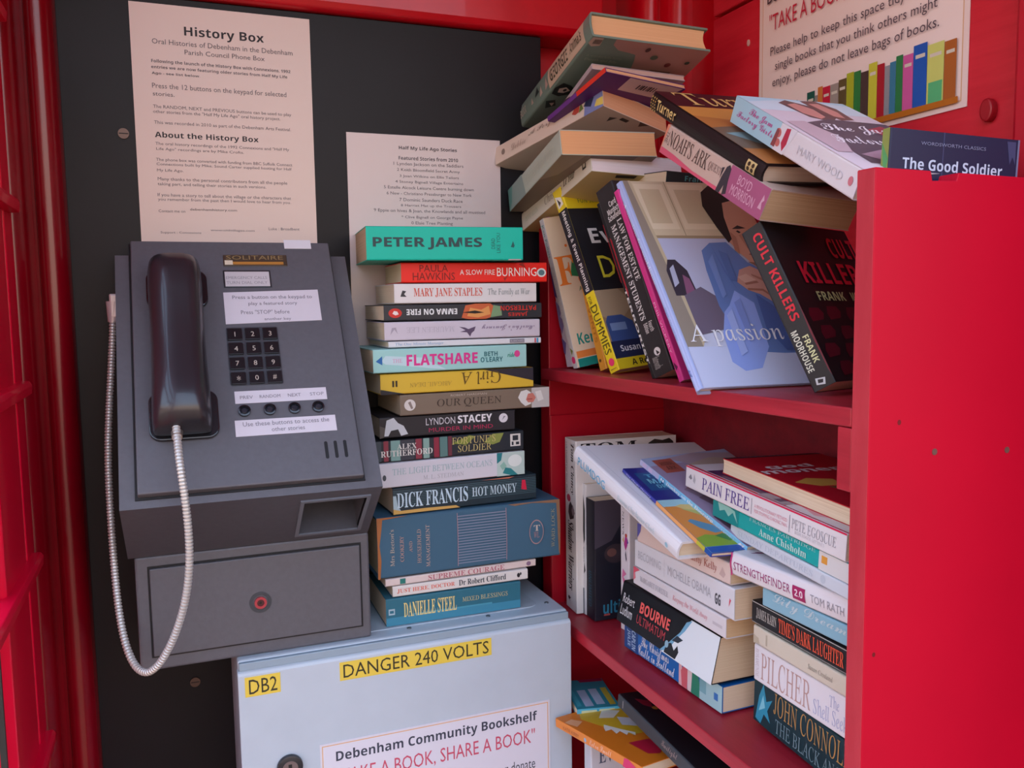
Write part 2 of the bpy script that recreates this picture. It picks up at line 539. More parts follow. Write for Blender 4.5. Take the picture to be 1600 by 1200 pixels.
for cc, w_, tt in zip(cols, ws, tops):
    wd = w_ / tot * W_
    art.append(('r', bx, -0.2045, bx + wd * 0.97, -0.2045 + tt, cc))
    if w_ > 1.1:
        art.append(('r', bx + wd * .15, -0.2045 + tt * .78, bx + wd * .82, -0.2045 + tt * .84, 'cfc9b8'))
    if w_ == 2.0:
        art.append(('r', bx + wd * .1, -0.2045, bx + wd * .9, -0.2045 + tt * .36, '58b478'))
    bx += wd
art.append(('r', 0.0085, -0.2100, 0.2985, -0.2040, 'b46a1e'))
art += [
    ('t', 'Debenham Community Bookshelf', 'bold', *pt(-.2496, -.0092), pt(-.520, 0)[0], pt(0, .0075)[1], '4a3a40', 0, 'heading'),
    ('t', '"TAKE A BOOK, SHARE A BOOK"', 'plain', *pt(-.2540, -.0418), pt(-.522, 0)[0], pt(0, -.0190)[1], 'c22840', 0, 'slogan'),
    ('t', 'Please help to keep this space tidy and leave', 'plain', *pt(-.2565, -.0710), pt(-.525, 0)[0], pt(0, -.0575)[1], '5a4a50', 0),
    ('t', 'single books that you think others might', 'plain', *pt(-.2655, -.0895), pt(-.5040, 0)[0], pt(0, -.0762)[1], '5a4a50', 0),
    ('t', 'enjoy, please do not leave bags of books.', 'plain', *pt(-.2610, -.1085), pt(-.5065, 0)[0], pt(0, -.0945)[1], '5a4a50', 0),
]
print_surface(root, 'print', P, art)

# ------------------------------------------------------------------ bookcase along the right side
root = empty('bookcase', (0.506, -0.04, 0))
tag(root, 'red painted open wooden bookcase built along the right side of the kiosk', 'bookcase')
def sub(name, mb, parent=root, bevel=0.0012, **k):
    o = mb.build(name, parent, bevel=bevel, **k)
    o.matrix_parent_inverse = Matrix.Translation(-Vector(parent.location))
    return o
BX0, BX1 = 0.5058, 0.7245
PANEL_RED = mat('b80027', 0.5, noise=0.05, scale=8, bump=0.05, spec=0.25)
mb = MB()
mb.prism([(BX0, 0.02), (BX0, ZO - .2674), (.5586, ZO - .2681), (.5602, ZO - .2752), (.5844, ZO - .2744), (.5862, ZO - .2684), (BX1, ZO - .2700), (BX1, 0.02)], -0.6545, -0.6365, PANEL_RED, 'y')
endp = sub('end_panel', mb, bevel=0.0007)
for px_, pz_ in ((0.5706, -0.4799), (0.648, -0.4844)):
    mb = MB(); mb.prism(ring_pts(px_, ZO + pz_, 0.0026, 0.0026, 14), -0.6549, -0.6530, mat('7d6a62', 0.4, metal=0.6), 'y')
    o = mb.build('screw', endp); 
for px_, pz_, r_ in ((0.5344, -0.4547, .0018), (0.5153, -0.6323, .0016)):
    mb = MB(); mb.prism(ring_pts(px_, ZO + pz_, r_, r_ * 1.2, 10), -0.6546, -0.6540, mat('6b0512', 0.5), 'y')
    mb.build('nail_hole', endp)
mb = MB(); mb.box(BX0 - .0005, BX0 + .0001, -0.6538, -0.6372, 0.022, ZO - .2682, wood_paint('c8404c', 'a8142c', (30, 30, 6), 0.55, 0.8)); mb.build('edge_band', endp)
mb = MB(); mb.box(0.5176, BX1, -0.0438, -0.0140, 0.02, ZO - .2550, RED_FLAT); 
mb.box(0.5176, BX1, -0.0470, -0.0438, 0.9, ZO - .520, RED_FLAT)
sub('side_panel', mb)
mb = MB(); mb.box(0.7020, 0.7120, -0.6365, -0.0440, 0.02, ZO - .330, wood_paint('94182c', '6c0e20', (4, 40, 40), 0.5, 0.7)); sub('back_board', mb)
SHELF = wood_paint('bc2c3c', '8c1226', (40, 3.0, 60), 0.42, 0.75)
def shelf(za, zb_, t, ya=-0.0442, yb=-0.6362):
    mb = MB()
    P = [(ya, ZO + za), (yb, ZO + zb_), (yb, ZO + zb_ - t), (ya, ZO + za - t)]
    mb.prism(P, BX0, 0.7018, SHELF, 'x')
    return sub('shelf', mb, bevel=0.0015)
shelf(-.4535, -.4440, 0.0152)
shelf(-.7916, -.7916, 0.0158)
shelf(-1.150, -1.150, 0.016)
mb = MB(); mb.box(BX0 + .0005, 0.545, -0.6363, -0.6207, ZO - .5095, ZO - .4600, SHELF); sub('support_block', mb)
mb = MB(); mb.box(BX0 + .0005, 0.545, -0.6363, -0.6207, ZO - .8600, ZO - .8078, SHELF); sub('support_block', mb)

# ------------------------------------------------------------------ electric cabinet
CABC = 'b9c6d2'
CAB = mat(CABC, 0.38, noise=0.025, scale=25, coat=0.1)
CABD = mat('8fa3b2', 0.45)
cx0, cx1 = 0.0788, 0.4935
root = empty('electric_cabinet', ((cx0 + cx1) / 2, -0.08, 0.38))
tag(root, 'pale grey metal electric cabinet with yellow labels below the book stack', 'electric cabinet')
mb = MB(); mb.box(cx0 + .001, cx1 - .001, -0.1510, -0.0010, 0.38, ZO - .7615, CAB); sub('body', mb, root, 0.003)
mb = MB()
mb.prism([(-0.1605, 0.385), (-0.1605, ZO - .7765), (-0.1590, ZO - .7735), (-0.1560, ZO - .7722), (-0.1475, ZO - .7722), (-0.1475, 0.385)], cx0, cx1, CAB, 'x')
door = sub('door', mb, root, 0.0012)
mb = MB(); mb.box(cx0 + .002, cx1 - .002, -0.1570, -0.1512, ZO - .7722, ZO - .7630, CABD)
sub('seal', mb, root, 0.001)
# gland plate with rounded corner
def rr(x0, x1, y0, y1, r, n=6):
    pts = []
    for cx, cy, a0 in ((x1 - r, y1 - r, 0), (x0 + r, y1 - r, 90), (x0 + r, y0 + r, 180), (x1 - r, y0 + r, 270)):
        for k in range(n + 1):
            a = math.radians(a0 + 90 * k / n)
            pts.append((cx + r * math.cos(a), cy + r * math.sin(a)))
    return pts
mb = MB(); mb.prism(rr(0.110, 0.4630, -0.1265, -0.012, 0.014), ZO - .7616, ZO - .7602, mat('aebcc8', 0.4, noise=.04, scale=30), 'z')
plate = sub('gland_plate', mb, root, 0.0006)
for sx, sy in ((0.2848, -0.1330), (0.3887, -0.1335), (0.4770, -0.1190)):
    mb = MB(); mb.prism(ring_pts(sx, sy, 0.0030, 0.0030, 12), ZO - .7618, ZO - .7603, mat('77838c', 0.35, metal=.8), 'z'); sub('screw', mb, root, 0.0004)
    mb = MB(); mb.box(sx - .0022, sx + .0022, sy - .0005, sy + .0005, ZO - .76032, ZO - .7600, mat('2a2e33', .5)); sub('screw_slot', mb, root, 0)
def sticker(x0, x1, z0, z1, text, tx0, tx1, tz0, tz1):
    mb = MB(); mb.box(x0, x1, -0.1610, -0.1604, ZO + z0, ZO + z1, mat('e2c84e', 0.4))
    s = sub('sticker', mb, root, 0)
    Pm = lambda u, v, h=0.0: (u, -0.1610 - h, v)
    t = letter_mesh([(text, 'mono2', tx0, ZO + tz0, tx1, ZO + tz1, '3a382a', 0)], Pm, 0.00015).build('lettering', s)
sticker(0.0862, 0.1252, -.8015, -.7785, 'DB2', .0905, .1215, -.7985, -.7815)
sticker(0.1930, 0.3828, -.8012, -.7790, 'DANGER 240 VOLTS', .1972, .3790, -.7982, -.7820)
mb = MB(); mb.prism(ring_pts(0.1316, ZO - .8925, 0.0148, 0.0148, 32), -0.1665, -0.1600, mat('26292f', 0.35), 'y'); lk = sub('lock', mb, root, 0.0018, smooth=True)
mb = MB(); mb.prism(ring_pts(0.1316, ZO - .8925, 0.0088, 0.0088, 28), -0.1672, -0.1660, mat('8d8288', 0.3, metal=.7), 'y')
mb.box(.1296, .1336, -.1674, -.1671, ZO - .8975, ZO - .8875, mat('1a1a1c', .5)); o = mb.build('key_barrel', lk)
# notice taped to the cabinet door
nr, P = sheet('bookshelf_notice', 'white notice with thin orange border on the grey cabinet door', (0.1665, -0.1606, ZO - .8745), (1, 0, 0), (0, 0, 1), (0, -1, 0), 0.2950, 0.2085, 'd6d6e2')
q = lambda x, z: (x - 0.1665, z + .8745)
print_surface(nr, 'print', P, [
    ('r', .0025, -.206, .2925, -.0025, 'dcae7c'), ('r', .0036, -.2049, .2914, -.0036, 'd8d8e4'),
    ('t', 'Debenham Community Bookshelf', 'bold', *q(.1850, -.9020), *q(.4435, -.8855), '3c4252', 0, 'heading'),
    ('t', '"TAKE A BOOK, SHARE A BOOK"', 'plain', *q(.1850, -.9300), *q(.4400, -.9085), 'c8536c', 0, 'slogan'),
    ('t', 'Please feel free to take a book and leave or donate', 'plain', *q(.1870, -.9620), *q(.4400, -.9480), '4a4c58', 0)])

# ------------------------------------------------------------------ payphone
PH = mat('595960', 0.50, noise=0.05, scale=160, bump=0.10)
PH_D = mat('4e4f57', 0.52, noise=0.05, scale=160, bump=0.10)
GAP = mat('15161a', 0.7)
BLK = mat('1c1d22', 0.25, coat=0.4)
sx0, sx1 = -0.0276, 0.2350
ph = empty('payphone', (0.104, -0.001, ZO - .7612))
tag(ph, 'grey wall-mounted payphone with black handset and looping steel cord', 'payphone')
def phs(name, mb, parent=None, bevel=0.001, **k):
    o = mb.build(name, parent or ph, bevel=bevel, **k)
    if parent is None:
        o.matrix_parent_inverse = Matrix.Translation(-Vector(ph.location))
    return o
yt, zt, yb, zb2, ym, zm = -0.0548, ZO - .3005, -0.2311, ZO - .5586, -0.1412, ZO - .6319
zl = ZO - .7611
# housing, with a real pocket for returned coins in its sloping underside
mb = MB()
prof = [(-.0012, ZO - .2985), (yt, zt), (yb, zb2), (ym, zm), (-.0012, zm)]
for xx in (sx0, sx1):
    mb.face([(xx, y, z) for y, z in prof], PH)
for a in (0, 1):
    (y0, z0), (y1, z1) = prof[a], prof[a + 1]
    mb.face([(sx0, y0, z0), (sx1, y0, z0), (sx1, y1, z1), (sx0, y1, z1)], PH)
L2 = math.hypot(yb - ym, zb2 - zm)
V2 = ((yb - ym) / L2, (zb2 - zm) / L2)
N2 = (-V2[1], V2[0]) if -V2[1] < 0 else (V2[1], -V2[0])
def U2(u, v, h=0.0):
    return (sx0 + u, ym + V2[0] * v + N2[0] * h, zm + V2[1] * v + N2[1] * h)
w_ = sx1 - sx0
hu0, hu1, hv0, hv1 = 0.1800, 0.2480, 0.0170, 0.0965
for u0, u1, v0, v1 in ((0, hu0, 0, L2), (hu1, w_, 0, L2), (hu0, hu1, 0, hv0), (hu0, hu1, hv1, L2)):
    mb.face([U2(u0, v0), U2(u1, v0), U2(u1, v1), U2(u0, v1)], PH_D)
c4 = [(hu0, hv0), (hu1, hv0), (hu1, hv1), (hu0, hv1)]
for i in range(4):
    a, b = c4[i], c4[(i + 1) % 4]
    mb.face([U2(*a), U2(*b), U2(*b, -0.045), U2(*a, -0.045)], PH_D)
mb.face([U2(*a, -0.045) for a in c4], mat('23262c', .5))
phs('housing', mb, bevel=0.0)
mb = MB()
oc = [(hu0 - .004, hv0 - .004), (hu1 + .004, hv0 - .004), (hu1 + .004, hv1 + .004), (hu0 - .004, hv1 + .004)]
RIM = mat('6a707b', .4)
for i in range(4):
    j = (i + 1) % 4
    mb.face([U2(*oc[i], .002), U2(*oc[j], .002), U2(*c4[j], .002), U2(*c4[i], .002)], RIM)
    mb.face([U2(*oc[i], .002), U2(*oc[j], .002), U2(*oc[j], -.0004), U2(*oc[i], -.0004)], RIM)
    mb.face([U2(*c4[i], .002), U2(*c4[j], .002), U2(*c4[j], -.004), U2(*c4[i], -.004)], RIM)
phs('coin_return', mb, bevel=0)
# cash compartment
mb = MB()
mb.prism([(-.0012, zm - .0002), (ym, zm - .0002), (ym, zl), (-.0012, zl)], -0.0215, sx1 + .001, PH, 'x')
phs('cash_compartment', mb, bevel=0.0025)
mb = MB(); mb.box(-.0090, .2262, ym - .0006, ym + .0005, ZO - .7465, ZO - .6430, GAP); phs('door_gap', mb, bevel=0)
mb = MB(); mb.box(-.0068, .2240, ym - .0042, ym + .0005, ZO - .7443, ZO - .6453, PH); cd = phs('cash_door', mb, bevel=0.0012)
def ringmesh(cx, cz, y0, r_out, r_in, depth, m, n=28):
    mb = MB()
    A = ring_pts(cx, cz, r_out, r_out, n); B = ring_pts(cx, cz, r_in, r_in, n)
    f = lambda pts, y: [(p[0], y, p[1]) for p in pts]
    mb.grid([f(A, y0 + depth), f(A, y0), f(B, y0), f(B, y0 + depth)], m, close=True)
    return mb
lx, lz = .1083, ZO - .6984
ringmesh(lx, lz, ym - .0050, .0122, .0085, .002, mat('3b4048', .35)).build('lock_surround', cd)
ringmesh(lx, lz, ym - .0075, .0068, .0040, .005, mat('b0424c', .35, metal=.3)).build('lock', cd)
mb = MB(); mb.prism(ring_pts(lx, lz, .0039, .0039, 18), ym - .0062, ym - .003, mat('5e3a40', .3, metal=.6), 'y'); mb.prism(ring_pts(lx, lz, .0016, .0016, 12), ym - .0066, ym - .003, mat('1a1414', .5), 'y')
mb.build('lock_core', cd)
# sloping front plate: u to the right, v up the slope, h outwards
Ls = math.hypot(yt - yb, zt - zb2)
VV = ((yt - yb) / Ls, (zt - zb2) / Ls)
NN = (-VV[1], VV[0])
def F(u, v, h=0.0):
    return (sx0 + u, yb + VV[0] * v + NN[0] * h, zb2 + VV[1] * v + NN[1] * h)
def fbox(mb, u0, u1, v0, v1, h0, h1, m):
    P = [F(u, v, h) for u in (u0, u1) for v in (v0, v1) for h in (h0, h1)]
    i = len(mb.v); mb.v += P; s = mb.slot(m)
    for q_ in ((0, 1, 3, 2), (4, 6, 7, 5), (0, 4, 5, 1), (2, 3, 7, 6), (0, 2, 6, 4), (1, 5, 7, 3)):
        mb.f.append(tuple(i + k for k in q_)); mb.mi.append(s)
def fprism(mb, pts, h0, h1, m):
    a = [F(*p, h0) for p in pts]; b = [F(*p, h1) for p in pts]
    mb.grid([a, b], m, close=True); mb.face(a, m); mb.face(b[::-1], m)
HP = 0.010
mb = MB(); fbox(mb, .0145, .2445, .0085, .3280, 0.0003, .0016, GAP); phs('plate_gap', mb, bevel=0)
mb = MB(); fbox(mb, .0170, .2425, .0112, .3262, 0.0003, HP, PH); phs('front_plate', mb, bevel=0.0015)
# cradle recess pads behind the handset
mb = MB(); fprism(mb, rr(.0320, .0966, .2300, .2810, .012), HP, HP + .005, BLK); phs('earpiece_cradle', mb, bevel=.0012)
mb = MB(); fprism(mb, rr(.0300, .0985, .0665, .1230, .012), HP, HP + .005, BLK); phs('mouthpiece_cradle', mb, bevel=.0012)
# handset: lofted along v
hs = MB()
HS = mat('2a282e', 0.30, coat=0.35)
st = [(.0690, .0385, .0860, .010), (.0705, .0350, .0895, .022), (.0760, .0338, .0908, .032), (.0880, .0333, .0915, .037), (.1050, .0335, .0915, .038), (.1230, .0340, .0910, .036), (.1450, .0346, .0904, .033), (.1750, .0348, .0900, .031),
      (.2050, .0346, .0902, .032), (.2280, .0342, .0905, .035), (.2480, .0338, .0908, .037), (.2640, .0340, .0905, .036), (.2760, .0355, .0890, .031), (.2830, .0400, .0845, .022), (.2858, .0480, .0760, .010)]
rows = []
for v, u0, u1, h in st:
    cu, ru = (u0 + u1) / 2, (u1 - u0) / 2
    row = []
    for k in range(28):
        a = 2 * math.pi * k / 28
        ca, sa = math.cos(a), math.sin(a)
        e = 0.62
        uu = cu + ru * math.copysign(abs(ca) ** e, ca)
        hh = h * math.copysign(abs(sa) ** (0.75), sa) * (1.0 if sa > 0 else 0.25)
        row.append(F(uu, v, HP + .012 + hh))
    rows.append(row)
hs.grid(rows, HS, close=True)
hs.face(rows[0], HS); hs.face(rows[-1], HS)
handset = phs('handset', hs, bevel=0, smooth=True)
# steel cord
pts = [(0.0283, -0.222, -0.4807), (0.0286, -0.232, -0.4925), (0.0299, -0.246, -0.5105), (0.0295, -0.252, -0.517), (0.0331, -0.255, -0.5406), (0.0353, -0.255, -0.5728), (0.0356, -0.252, -0.6019), (0.0341, -0.248, -0.6273), (0.029, -0.243, -0.6569), (0.0213, -0.236, -0.683), (0.0106, -0.226, -0.7081), (-0.0011, -0.214, -0.732), (-0.0137, -0.2, -0.748), (-0.0254, -0.184, -0.7421), (-0.0348, -0.168, -0.7227), (-0.0394, -0.15, -0.6931), (-0.0421, -0.132, -0.6605), (-0.044, -0.115, -0.6132), (-0.0447, -0.103, -0.573), (-0.0453, -0.093, -0.534), (-0.0444, -0.085, -0.5085), (-0.0413, -0.075, -0.4712), (-0.0382, -0.067, -0.4355), (-0.0355, -0.06, -0.404), (-0.0333, -0.056, -0.379), (-0.0332, -0.054, -0.3664)]
pts = [Vector((x, y, z + ZO)) for x, y, z in pts]
def catmull(P, n):
    out = []
    for i in range(len(P) - 1):
        p0, p1, p2, p3 = P[max(i - 1, 0)], P[i], P[i + 1], P[min(i + 2, len(P) - 1)]
        for k in range(n):
            t = k / n
            out.append(0.5 * ((2 * p1) + (p2 - p0) * t + (2 * p0 - 5 * p1 + 4 * p2 - p3) * t * t + (3 * p1 - p0 - 3 * p2 + p3) * t ** 3))
    return out + [P[-1]]
for _ in range(2):
    pts = [pts[0]] + [(pts[i - 1] + pts[i] * 2 + pts[i + 1]) / 4 for i in range(1, len(pts) - 1)] + [pts[-1]]
dense = catmull(pts, 40)
acc = [0.0]
for a, b in zip(dense, dense[1:]):
    acc.append(acc[-1] + (b - a).length)
def along(s):
    import bisect
    i = min(max(bisect.bisect_right(acc, s) - 1, 0), len(dense) - 2)
    t = (s - acc[i]) / max(acc[i + 1] - acc[i], 1e-9)
    return dense[i].lerp(dense[i + 1], t)
STEEL = mat('cfcecb', 0.36, metal=0.45)
pitch = 0.0036
n = int(acc[-1] / pitch)
rows = []
for k in range(n * 4):
    s = k * pitch / 4
    c_ = along(s); t_ = (along(min(s + .002, acc[-1])) - along(max(s - .002, 0))).normalized()
    a_ = t_.cross(Vector((0.3, 1, 0.1))).normalized(); b_ = t_.cross(a_)
    r_ = 0.0041 * (1.0, .96, .64, .96)[k % 4]
    rows.append([c_ + a_ * (r_ * math.cos(2 * math.pi * j / 10)) + b_ * (r_ * math.sin(2 * math.pi * j / 10)) for j in range(10)])
mb = MB(); mb.grid(rows, STEEL, close=True); mb.face(rows[0], STEEL); mb.face(rows[-1], STEEL)
phs('steel_cord', mb, bevel=0, smooth=True)
def sleeve(p0, p1, r0, r1, m):
    mb = MB(); t_ = (p1 - p0).normalized(); a_ = t_.cross(Vector((.3, 1, .1))).normalized(); b_ = t_.cross(a_)
    R = [[p + a_ * (r * math.cos(2 * math.pi * j / 16)) + b_ * (r * math.sin(2 * math.pi * j / 16)) for j in range(16)] for p, r in ((p0, r0 * .6), (p0, r0), (p1, r1), (p1, r1 * .6))]
    mb.grid(R, m, close=True); mb.face(R[0], m); mb.face(R[-1], m)
    return mb
d0 = (dense[20] - dense[0]).normalized()
phs('cord_sleeve', sleeve(Vector(F(.0565, .0725, HP + .014)), dense[0] + d0 * .012, .0062, .0050, mat('a59a92', .35, metal=.7)), smooth=True, bevel=0)
phs('cord_anchor', sleeve(dense[-1] - Vector((0, 0, .010)), dense[-1] + Vector((.0015, .002, .013)), .0058, .0085, mat('c9c2c4', .35, metal=.3)), smooth=True, bevel=0)
mb = MB(); mb.box(-.0360, -.0270, -.060, -.046, ZO - .372, ZO - .344, mat('c9c2c4', .35, metal=.3)); phs('anchor_bracket', mb, bevel=.002)
# name strip, display window
mb = MB(); fbox(mb, .1165, .1895, .2895, .3060, HP, HP + .0012, mat('54483c', .35, metal=.3)); ns = phs('name_strip', mb, bevel=.0006)
def fart(name, h0, art, parent):
    # art is laid on the plate and belongs to one of its fittings
    print_surface(parent, name, lambda u, v, h=0.0: F(u, v, HP + h0 + h), art)
fart('print', .0012, [('r', .1185, .2915, .1850, .2955, 'b07c3a'), ('r', .1180, .2912, .1270, .2975, 'd8cdb8'), ('t', 'SOLITAIRE', 'plain', .1200, .2985, .1850, .3045, '8f7a55', 0, 'lettering')], ns)
mb = MB(); fbox(mb, .1150, .1685, .2588, .2835, HP, HP + .0010, mat('2a2c31', .3)); dw = phs('display_window', mb, bevel=.0005)
fart('insert', .0010, [('r', .1168, .2602, .1668, .2812, 'c3bfc4'), ('t', 'EMERGENCY CALLS', 'plain', .1180, .2705, .1640, .2745, '8a8890', 0), ('t', 'TURN DIAL ONLY', 'plain', .1180, .2635, .1640, .2675, '8a8890', 0)], dw)
def flabel(u0, u1, v0, v1, lines, tilt=0.0):
    mb = MB(); fprism(mb, [(u0, v0), (u1, v0 + tilt), (u1, v1 + tilt), (u0, v1)], HP + .0002, HP + .0007, mat('d3d0da', .22, coat=.5))
    o = phs('label', mb, bevel=0)
    fart('print', .0007, [('t', t, 'plain', a, b, c_, d_, '77757f', 0, 'lettering') for t, a, b, c_, d_ in lines], o)
flabel(.1135, .2210, .2085, .2520, [('Press a button on the keypad to', .1230, .2410, .2130, .2475), ('play a featured story', .1400, .2325, .1950, .2385), ('Press "STOP" before', .1310, .2215, .1850, .2270), ('another key', .1560, .2115, .1860, .2165)], .0030)
flabel(.1162, .2143, .1062, .1214, [('PREV', .1215, .1115, .1350, .1155), ('RANDOM', .1420, .1115, .1640, .1155), ('NEXT', .1720, .1115, .1860, .1155), ('STOP', .1960, .1115, .2110, .1155)])
flabel(.1140, .2202, .0668, .0860, [('Use these buttons to access the', .1220, .0782, .2130, .0835), ('other stories', .1510, .0705, .1860, .0755)])
# keypad
mb = MB(); fprism(mb, rr(.1130, .1690, .1285, .2040, .002), HP, HP + .0008, mat('3a3c43', .5)); kp = phs('keypad', mb, bevel=.0003)
KEY = mat('15161a', .3, coat=.3)
for r in range(4):
    for c_ in range(3):
        u = .1218 + c_ * .0191; v = .1938 - r * .0190
        mb = MB()
        fprism(mb, rr(u - .0080, u + .0080, v - .0075, v + .0075, .0012, 3), HP + .0008, HP + .0032, KEY)
        k = phs('key', mb, kp, bevel=.0007)
        d = '123456789*0#'[r * 3 + c_]
        wd = min(.0040, .0060 * glyphs(d, 'plain')[2])
        t = letter_mesh([(d, 'plain', u + .0002 - wd / 2, v - .0036, u + .0002 + wd / 2, v + .0026, 'b4aaa0', 0)], lambda a, b, h: F(a, b, HP + .0032 + h), .0002)
        t.build('key_digit', k)
for u in (.1248, .1512, .1774, .2030):
    mb = MB(); mb.grid([[F(*p, HP + h) for p in ring_pts(u, .0968, r, r, 24)] for r, h in ((.0066, 0), (.0066, .003), (.0050, .0034), (.0044, .0012))], BLK, close=True)
    b = phs('button', mb, bevel=0, smooth=True)
    mb = MB(); R0 = [F(*p, HP + .0012) for p in ring_pts(u, .0968, .0044, .0044, 20)]; R1 = [F(*p, HP + .0026) for p in ring_pts(u, .0968, .0026, .0026, 20)]
    mb.grid([R0, R1], mat('2b2d36', .2), close=True); mb.face(R1, mat('2b2d36', .2))
    mb.build('button_cap', b)
for u in (.2060, .2162, .2265):
    mb = MB(); fprism(mb, rr(u - .0018, u + .0018, .0338, .0545, .0017, 4), HP - .0008, HP + .0002, GAP); phs('speaker_slot', mb, bevel=0)
mb = MB(); fbox(mb, .1885, .2205, .3160, .3290, HP + .0002, HP + .0010, mat('dcdde6', .3)); phs('paper_tab', mb, bevel=0)

